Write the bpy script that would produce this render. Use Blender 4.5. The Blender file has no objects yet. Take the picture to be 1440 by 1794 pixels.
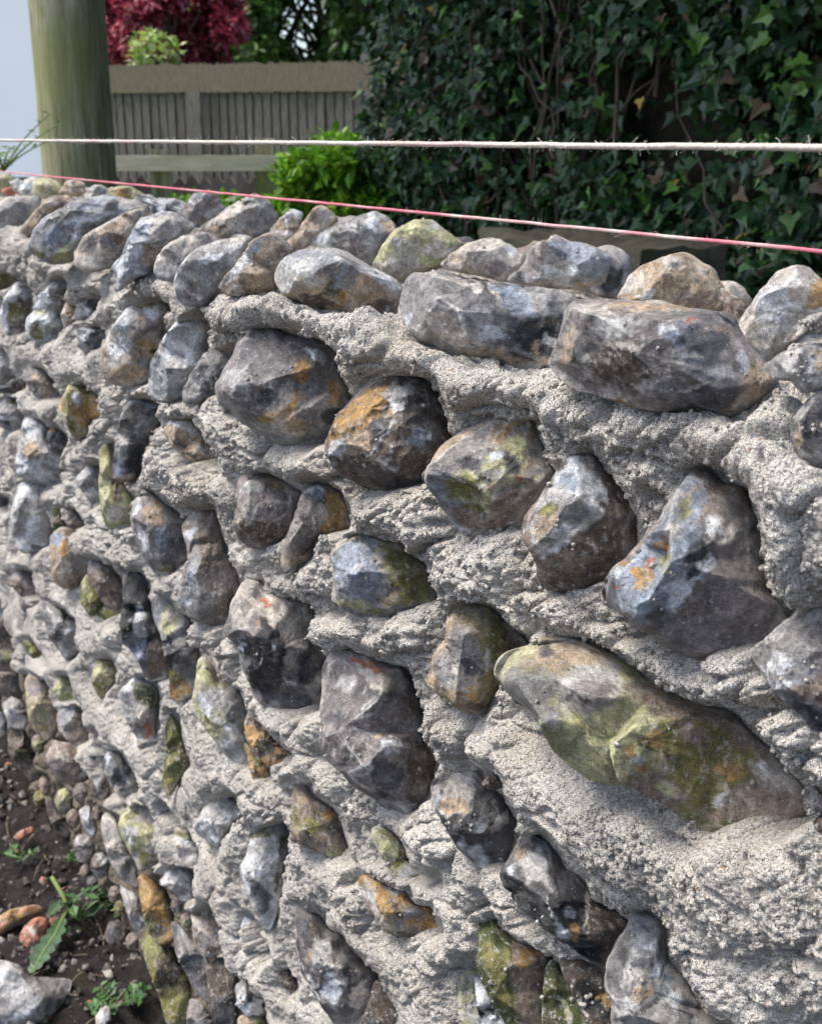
import bpy, math, random
import numpy as np
from mathutils import Matrix, Vector
from mathutils.geometry import delaunay_2d_cdt
random.seed(7); QUICK = False
RNG = np.random.default_rng(11)
sc = bpy.context.scene
# ------------------------------------------------------------------ camera
FPX, VX, VY = 2100.0, -623.0, 239.0
PITCH = math.atan((897-VY)/FPX)
YAW = math.atan((720-VX)/math.hypot(897-VY, FPX))
CAM = np.array([0.0, -0.50, 1.36])
Fh = np.array([-math.cos(YAW), math.sin(YAW), 0.0])
Rt = np.array([math.sin(YAW), math.cos(YAW), 0.0])
Up = np.array([0, 0, 1.0])
FW = Fh*math.cos(PITCH) - Up*math.sin(PITCH)
UP = Fh*math.sin(PITCH) + Up*math.cos(PITCH)
cd = bpy.data.cameras.new("camera"); cam = bpy.data.objects.new("camera", cd)
sc.collection.objects.link(cam); sc.camera = cam
m = Matrix.Identity(4)
for i in range(3):
    m[i][0] = Rt[i]; m[i][1] = UP[i]; m[i][2] = -FW[i]; m[i][3] = CAM[i]
cam.matrix_world = m
cd.sensor_fit = 'HORIZONTAL'; cd.sensor_width = 36; cd.lens = 36*FPX/1440
cd.clip_start = 0.02; cd.clip_end = 400
cd.dof.use_dof = True; cd.dof.focus_distance = 0.86; cd.dof.aperture_fstop = 20
# ------------------------------------------------------------------ sky, sun
SUN_EL, SUN_DIR = math.radians(60), np.array([-0.45, -0.62])       # where the sun stands, in plan
world = bpy.data.worlds.new("World"); sc.world = world; world.use_nodes = True
wn = world.node_tree.nodes; wl = world.node_tree.links
sky = wn.new('ShaderNodeTexSky'); sky.sky_type = 'NISHITA'; sky.sun_disc = False
sky.sun_elevation = SUN_EL; sky.sun_rotation = math.atan2(SUN_DIR[0], SUN_DIR[1])
sky.dust_density = 3.0; sky.air_density = 0.8; sky.ozone_density = 0.6
wl.new(sky.outputs[0], wn['Background'].inputs[0]); wn['Background'].inputs[1].default_value = 0.15
sd = bpy.data.lights.new("sun", 'SUN'); sun = bpy.data.objects.new("sun", sd); sc.collection.objects.link(sun)
sd.energy = 2.0; sd.angle = math.radians(26); sd.color = (1, 0.965, 0.91)
s2 = SUN_DIR/np.linalg.norm(SUN_DIR)
sv = Vector((s2[0]*math.cos(SUN_EL), s2[1]*math.cos(SUN_EL), math.sin(SUN_EL)))
sun.rotation_euler = sv.to_track_quat('Z', 'Y').to_euler()
sc.view_settings.view_transform = 'Standard'; sc.view_settings.look = 'None'
sc.view_settings.exposure = 1.08; sc.view_settings.gamma = 1.0

# ------------------------------------------------------------------ maths
def rays(px):
    px = np.asarray(px, float).reshape(-1, 2)
    return (px[:, :1]-720)*Rt + (897-px[:, 1:2])*UP + FPX*FW
def hit(px, axis, val):
    d = rays(px); t = (val-CAM[axis])/d[:, axis]
    return CAM + d*t[:, None]
def at(px, py, D):                       # point at forward distance D on the ray
    d = rays([(px, py)])[0]; return CAM + d*(D/(d@Fh))
def project(P):
    q = P-CAM; z = q@FW
    z = np.where(z < 1e-4, 1e-4, z)
    return 720+FPX*(q@Rt)/z, 897-FPX*(q@UP)/z, z
def _h(ix, iy, iz, s):
    h = (ix*73856093) ^ (iy*19349663) ^ (iz*83492791) ^ (s*2654435761 & 0x7fffffff)
    h = (h ^ (h >> 13))*1274126177 & 0x7fffffff
    h = (h ^ (h >> 15))*2246822519 & 0x7fffffff
    return ((h ^ (h >> 16)) & 0xffff).astype(np.float32)/65535.0
def vnoise(P, sc_, s=0):                # value noise in -1..1
    q = P/sc_; f = np.floor(q); i = f.astype(np.int64); f = (q-f).astype(np.float32)
    f = f*f*f*(f*(f*6-15)+10); x, y, z = i[:, 0], i[:, 1], i[:, 2]; r = 0
    for a in (0, 1):
        wa = f[:, 0] if a else 1-f[:, 0]
        for b in (0, 1):
            wb = wa*(f[:, 1] if b else 1-f[:, 1])
            for c in (0, 1):
                r = r + wb*(f[:, 2] if c else 1-f[:, 2])*_h(x+a, y+b, z+c, s)
    return r*2-1
def fbm(P, sc_, o=3, s=0):
    r = 0; a = 1; t = 0
    for k in range(o):
        r = r + a*vnoise(P, sc_/2**k, s+k*17); t += a; a *= .5
    return r/t
def worley(P, sc_, s=0, second=False):
    q = P/sc_; i = np.floor(q).astype(np.int64); q = q.astype(np.float32)
    d1 = np.full(len(P), 9., np.float32); d2 = d1.copy()
    for a in (-1, 0, 1):
        for b in (-1, 0, 1):
            for c in (-1, 0, 1):
                x, y, z = i[:, 0]+a, i[:, 1]+b, i[:, 2]+c
                d = (x+_h(x, y, z, s)-q[:, 0])**2+(y+_h(x, y, z, s+5)-q[:, 1])**2+(z+_h(x, y, z, s+9)-q[:, 2])**2
                if second: d2 = np.minimum(d2, np.maximum(d1, d))
                d1 = np.minimum(d1, d)
    return (np.sqrt(d1), np.sqrt(d2)) if second else np.sqrt(d1)
def sst(a, b, x):
    t = np.clip((x-a)/(b-a), 0, 1); return t*t*(3-2*t)
def polydist(px, py, poly):             # >0 inside, pixels
    n = len(poly); d = np.full(len(px), 1e9); ins = np.zeros(len(px), bool)
    for k in range(n):
        x1, y1 = poly[k]; x2, y2 = poly[(k+1) % n]; ex, ey = x2-x1, y2-y1
        t = np.clip(((px-x1)*ex+(py-y1)*ey)/(ex*ex+ey*ey+1e-9), 0, 1)
        d = np.minimum(d, (px-x1-t*ex)**2+(py-y1-t*ey)**2)
        c = ((y1 > py) != (y2 > py)) & (px < (x2-x1)*(py-y1)/((y2-y1) or 1e-9)+x1); ins ^= c
    d = np.sqrt(d); return np.where(ins, d, -d)
# ------------------------------------------------------------------ object helpers
def mesh_obj(name, V, Fc, mat, parent=None, smooth=True, col=None, gl=None):
    V = np.asarray(V, np.float32); me = bpy.data.meshes.new(name)
    if isinstance(Fc, np.ndarray):
        n, k = Fc.shape
        me.vertices.add(len(V)); me.vertices.foreach_set('co', V.ravel())
        me.loops.add(n*k); me.loops.foreach_set('vertex_index', Fc.astype(np.int32).ravel())
        me.polygons.add(n); me.polygons.foreach_set('loop_start', np.arange(0, n*k, k, dtype=np.int32))
        me.polygons.foreach_set('loop_total', np.full(n, k, np.int32))
    else:
        me.from_pydata(V.tolist(), [], Fc)
    me.update(calc_edges=True); me.validate()
    me.polygons.foreach_set('use_smooth', np.full(len(me.polygons), smooth))
    if col is not None:
        c = np.ones((len(V), 4), np.float32); c[:, :3] = col
        if gl is not None: c[:, 3] = gl
        a = me.attributes.new('tint', 'FLOAT_COLOR', 'POINT'); a.data.foreach_set('color', c.ravel())
    me.materials.append(mat)
    o = bpy.data.objects.new(name, me); sc.collection.objects.link(o)
    if parent: o.parent = parent
    return o
def tag(o, label=None, cat=None, group=None, kind=None):
    for k, v in (('label', label), ('category', cat), ('group', group), ('kind', kind)):
        if v: o[k] = v
    return o
def empty(name, loc=(0, 0, 0)):
    o = bpy.data.objects.new(name, None); sc.collection.objects.link(o); o.location = loc
    o.empty_display_size = .1; return o
def local(o, V):                         # world -> local of an unrotated empty
    return np.asarray(V)-np.array(o.location)
def material(name, build):
    m = bpy.data.materials.new(name); m.use_nodes = True
    nt = m.node_tree; b = nt.nodes['Principled BSDF']; build(nt, b); return m
class NT:
    def __init__(s, nt): s.nt = nt
    def n(s, t, **k):
        x = s.nt.nodes.new(t)
        for a, v in k.items():
            if a.startswith('_'): x.inputs[a[1:].replace('_', ' ')].default_value = v
            else: setattr(x, a, v)
        return x
    def l(s, a, b): s.nt.links.new(a, b)
    def noise(s, scale, detail=4, rough=.6, vec=None):
        x = s.n('ShaderNodeTexNoise', _Scale=scale, _Detail=detail, _Roughness=rough)
        if vec: s.l(vec, x.inputs['Vector'])
        return x.outputs['Fac']
    def vor(s, scale, vec=None, out='Distance'):
        x = s.n('ShaderNodeTexVoronoi', _Scale=scale)
        if vec: s.l(vec, x.inputs['Vector'])
        return x.outputs[out]
    def ramp(s, f, stops):
        x = s.n('ShaderNodeValToRGB'); e = x.color_ramp.elements
        while len(e) < len(stops): e.new(.5)
        for i, (p, c) in enumerate(stops):
            e[i].position = p; e[i].color = tuple(c)+(1,) if not isinstance(c, (int, float)) else (c, c, c, 1)
        s.l(f, x.inputs[0]); return x.outputs[0]
    def mix(s, f, a, b, mode='MIX'):
        x = s.n('ShaderNodeMix', data_type='RGBA', blend_type=mode)
        for sk, v in ((x.inputs[0], f), (x.inputs[6], a), (x.inputs[7], b)):
            if isinstance(v, (int, float)): sk.default_value = v
            elif isinstance(v, tuple): sk.default_value = v+(1,)
            else: s.l(v, sk)
        return x.outputs[2]
    def math(s, op, a, b=0.):
        x = s.n('ShaderNodeMath', operation=op)
        for sk, v in ((x.inputs[0], a), (x.inputs[1], b)):
            if isinstance(v, (int, float)): sk.default_value = v
            else: s.l(v, sk)
        return x.outputs[0]
    def bump(s, h, dist, strength=1, prev=None):
        x = s.n('ShaderNodeBump', _Distance=dist, _Strength=strength); s.l(h, x.inputs['Height'])
        if prev: s.l(prev, x.inputs['Normal'])
        return x.outputs[0]
    def pos(s): return s.n('ShaderNodeNewGeometry').outputs['Position']
# ------------------------------------------------------------------ materials
def b_mortar(nt, b):
    k = NT(nt); p = k.pos()
    c = k.ramp(k.noise(14, 5, .6, p), [(.3, (.48, .44, .385)), (.55, (.60, .565, .505)), (.75, (.71, .68, .625))])
    c = k.mix(k.ramp(k.noise(420, 3, .7, p), [(.52, 0), (.72, .75)]), c, (.64, .61, .57))
    c = k.mix(k.ramp(k.noise(700, 2, .6, p), [(.30, .45), (.42, 0)]), c, (.30, .26, .215))
    sp = k.n('ShaderNodeTexVoronoi', _Scale=150.); k.l(p, sp.inputs['Vector'])
    sep = k.n('ShaderNodeSeparateColor'); k.l(sp.outputs['Color'], sep.inputs[0])
    msk = k.math('MULTIPLY', k.math('LESS_THAN', sp.outputs['Distance'], .2), k.math('GREATER_THAN', sep.outputs[0], .9))
    c = k.mix(msk, c, k.ramp(sep.outputs[1], [(0, (.16, .16, .17)), (.5, (.40, .26, .16)), (1, (.6, .58, .55))]))
    at_ = k.n('ShaderNodeAttribute', attribute_name='tint'); c = k.mix(1.0, c, at_.outputs['Color'], 'MULTIPLY')
    k.l(c, b.inputs['Base Color']); b.inputs['Roughness'].default_value = .93
    b.inputs['Specular IOR Level'].default_value = .3
    wv = k.n('ShaderNodeVectorMath', operation='ADD'); ns = k.n('ShaderNodeTexNoise', _Scale=260.)
    k.l(p, ns.inputs['Vector']); sc2 = k.n('ShaderNodeVectorMath', operation='SCALE'); sc2.inputs['Scale'].default_value = .004
    k.l(ns.outputs['Color'], sc2.inputs[0]); k.l(p, wv.inputs[0]); k.l(sc2.outputs[0], wv.inputs[1])
    v1 = k.vor(380, wv.outputs[0]); v2 = k.vor(900, wv.outputs[0])
    n1 = k.bump(k.math('SUBTRACT', 1., v1), .0034, 1.); n2 = k.bump(k.math('SUBTRACT', 1., v2), .0013, 1., n1)
    k.l(k.bump(k.noise(600, 4, .7, p), .001, .8, n2), b.inputs['Normal'])
MORTAR = material('lime_mortar', b_mortar)
def b_flint(nt, b):
    k = NT(nt); p = k.pos()
    a = k.n('ShaderNodeAttribute', attribute_name='tint'); c = a.outputs['Color']; g = a.outputs['Alpha']
    v = k.ramp(k.noise(55, 6, .65, p), [(.25, .55), (.5, 1.), (.75, 1.45)])
    c = k.mix(1., c, v, 'MULTIPLY')
    c = k.mix(1., c, k.ramp(k.noise(240, 6, .8, p), [(.32, .5), (.5, 1.), (.68, 1.5)]), 'MULTIPLY')
    # stretched veins and chalky scuffs
    mp = k.n('ShaderNodeMapping'); k.l(p, mp.inputs[0]); mp.inputs['Rotation'].default_value = (.5, .9, .4); mp.inputs['Scale'].default_value = (1, 1.7, 1)
    c = k.mix(k.math('MULTIPLY', k.ramp(k.noise(120, 5, .72, mp.outputs[0]), [(.54, 0), (.64, .9)]), k.math('MULTIPLY', k.math('MAXIMUM', k.math('SUBTRACT', 1.05, g), 0.), .75)), c, (.54, .53, .50))
    c = k.mix(k.math('MULTIPLY', k.ramp(k.noise(650, 2, .6, p), [(.64, 0), (.70, 1)]), .4), c, (.66, .64, .60))
    c = k.mix(k.ramp(k.noise(480, 3, .6, mp.outputs[0]), [(.27, .6), (.36, 0)]), c, (.03, .026, .022))
    c = k.mix(1., c, k.ramp(k.noise(1100, 4, .7, p), [(.32, .5), (.5, 1.), (.68, 1.5)]), 'MULTIPLY')
    pv = k.n('ShaderNodeTexVoronoi', _Scale=230.); k.l(p, pv.inputs['Vector']); ps = k.n('ShaderNodeSeparateColor'); k.l(pv.outputs['Color'], ps.inputs[0])
    pit = k.math('MULTIPLY', k.math('LESS_THAN', pv.outputs['Distance'], k.math('MULTIPLY', ps.outputs[1], .26)), k.math('GREATER_THAN', ps.outputs[0], .62))
    c = k.mix(k.math('MULTIPLY', pit, .75), c, k.ramp(ps.outputs[2], [(0, (.035, .028, .022)), (.62, (.05, .04, .03)), (.66, (.62, .60, .56)), (1, (.66, .63, .58))]))
    k.l(c, b.inputs['Base Color'])
    r = k.math('SUBTRACT', .78, k.math('MULTIPLY', g, .50))
    r = k.math('ADD', r, k.math('MULTIPLY', k.math('SUBTRACT', k.noise(180, 4, .7, p), .5), .5))
    k.l(r, b.inputs['Roughness']); b.inputs['Specular IOR Level'].default_value = .5
    n1 = k.bump(k.noise(90, 6, .65, mp.outputs[0]), .009, .6)
    n2 = k.bump(k.noise(420, 6, .8, p), .0020, 1., n1)
    n2 = k.bump(k.math('SUBTRACT', 1., pit), .0006, .8, n2)
    k.l(n2, b.inputs['Normal'])
FLINT = material('flint', b_flint)
def b_soil(nt, b):
    k = NT(nt); p = k.pos()
    c = k.ramp(k.noise(35, 6, .7, p), [(.3, (.012, .009, .007)), (.55, (.035, .026, .020)), (.75, (.075, .058, .045))])
    c = k.mix(k.ramp(k.noise(240, 2, .6, p), [(.66, 0), (.72, .8)]), c, (.28, .24, .20))
    c = k.mix(k.ramp(k.noise(12, 3, .6, p), [(.6, 0), (.72, .4)]), c, (.05, .06, .02))
    k.l(c, b.inputs['Base Color']); b.inputs['Roughness'].default_value = .9
    k.l(k.bump(k.noise(120, 8, .8, p), .02, 1), b.inputs['Normal'])
SOIL = material('soil', b_soil)
def simple(name, c1, c2, scale=20, rough=.8, bump=.002, stretch=None, spec=.4, trans=0):
    def f(nt, b):
        k = NT(nt); p = k.pos()
        if stretch:
            mp = k.n('ShaderNodeMapping'); k.l(p, mp.inputs[0]); mp.inputs['Scale'].default_value = stretch; p = mp.outputs[0]
        k.l(k.ramp(k.noise(scale, 6, .65, p), [(.3, c1), (.7, c2)]), b.inputs['Base Color'])
        b.inputs['Roughness'].default_value = rough; b.inputs['Specular IOR Level'].default_value = spec
        if bump: k.l(k.bump(k.noise(scale*3, 4, .7, p), bump), b.inputs['Normal'])
    return material(name, f)
def leafmat(name, rough=.45, trans=.25):  # leaf colour from the mesh, a little light through it
    def f(nt, b):
        k = NT(nt); a = k.n('ShaderNodeAttribute', attribute_name='tint')
        c = k.mix(1., a.outputs['Color'], k.ramp(k.noise(30, 3, .6, k.pos()), [(.3, .75), (.7, 1.25)]), 'MULTIPLY')
        k.l(c, b.inputs['Base Color']); b.inputs['Roughness'].default_value = rough
        t = k.n('ShaderNodeBsdfTranslucent'); k.l(c, t.inputs[0]); mx = k.n('ShaderNodeMixShader'); mx.inputs[0].default_value = trans
        k.l(b.outputs[0], mx.inputs[1]); k.l(t.outputs[0], mx.inputs[2]); k.l(mx.outputs[0], nt.nodes['Material Output'].inputs[0])
    return material(name, f)
LEAF = leafmat('leaf'); IVYM = leafmat('ivy_leaf', .42, .15)
def b_pole(nt, b):
    k = NT(nt); p = k.pos(); mp = k.n('ShaderNodeMapping'); k.l(p, mp.inputs[0]); mp.inputs['Scale'].default_value = (4, 4, .35); q = mp.outputs[0]
    c = k.ramp(k.noise(11, 6, .7, q), [(.34, (.13, .12, .07)), (.5, (.31, .30, .19)), (.66, (.50, .47, .36))])
    c = k.mix(k.ramp(k.noise(30, 5, .7, q), [(.56, 0), (.66, .75)]), c, (.09, .08, .055))
    c = k.mix(k.ramp(k.noise(3.2, 4, .7, p), [(.42, 0), (.64, .75)]), c, (.20, .22, .07))
    v = k.n('ShaderNodeTexVoronoi', _Scale=1.6); k.l(q, v.inputs['Vector'])
    c = k.mix(k.ramp(v.outputs['Distance'], [(.05, .8), (.13, 0)]), c, (.07, .055, .035))
    k.l(c, b.inputs['Base Color']); b.inputs['Roughness'].default_value = .85
    k.l(k.bump(k.noise(40, 5, .7, q), .006, .8), b.inputs['Normal'])
WOODP = material('pole_wood', b_pole)
WOODF = simple('grey_wood', (.075, .065, .05), (.29, .265, .215), 26, .85, .004, (5, 5, .4))
WOODR = simple('rail_wood', (.50, .43, .32), (.70, .63, .5), 14, .85, .003, (.6, .6, 5))
REED = simple('reed', (.11, .09, .05), (.40, .34, .23), 45, .9, .004, (8, 8, .4))
BARK = simple('bark', (.06, .045, .032), (.16, .125, .09), 30, .9, .004)
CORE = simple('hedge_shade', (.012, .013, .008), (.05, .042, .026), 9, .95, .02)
PALE = simple('pale_paint', (.60, .68, .74), (.68, .75, .80), 2, .6, .0005)
DARKM = simple('dark_plinth', (.02, .022, .022), (.05, .05, .05), 6, .7, .001)
GRASSM = simple('ground_green', (.03, .045, .012), (.09, .11, .03), 9, .95, .02)
SLAB = simple('old_stone', (.05, .046, .028), (.14, .125, .085), 14, .9, .006)
BRICK = simple('brick_clay', (.34, .12, .08), (.55, .26, .18), 45, .9, .004)
TILEM = simple('tile_clay', (.42, .13, .03), (.72, .36, .15), 40, .85, .003)
EDGEM = simple('edging_clay', (.18, .12, .10), (.38, .30, .27), 12, .9, .003)
def b_string(nt, b):
    k = NT(nt); a = k.n('ShaderNodeAttribute', attribute_name='tint')
    k.l(a.outputs['Color'], b.inputs['Base Color']); b.inputs['Roughness'].default_value = .85
    k.l(k.bump(k.noise(2500, 3, .7, k.pos()), .0004), b.inputs['Normal'])
STRING = material('cotton_twine', b_string)
# ------------------------------------------------------------------ the flints, outlined on the wall
CROP = dict(A=(0, 300), B=(350, 300), C=(700, 300), D=(1040, 400), E=(0, 650), F=(350, 650), G=(700, 650), H=(1040, 750),
            I=(0, 1000), J=(350, 1000), K=(700, 1000), L=(1040, 1100), M=(0, 1394), N=(350, 1394), O=(700, 1394), P=(1040, 1394))
PAL = dict(g=(.265, .255, .245, .75), G=(.45, .44, .42, .45), d=(.075, .075, .08, .8), k=(.016, .018, .022, 1.05), b=(.21, .16, .125, .2),
           B=(.085, .062, .045, .2), p=(.52, .47, .41, .1), t=(.40, .30, .20, .15), o=(.40, .235, .075, .25), m=(.185, .17, .05, .05),
           M=(.06, .075, .018, .05), y=(.42, .41, .22, .25), w=(.66, .68, .70, .6), u=(.29, .33, .385, .85), r=(.42, .16, .09, .15), v=(.235, .205, .195, .35))
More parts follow.
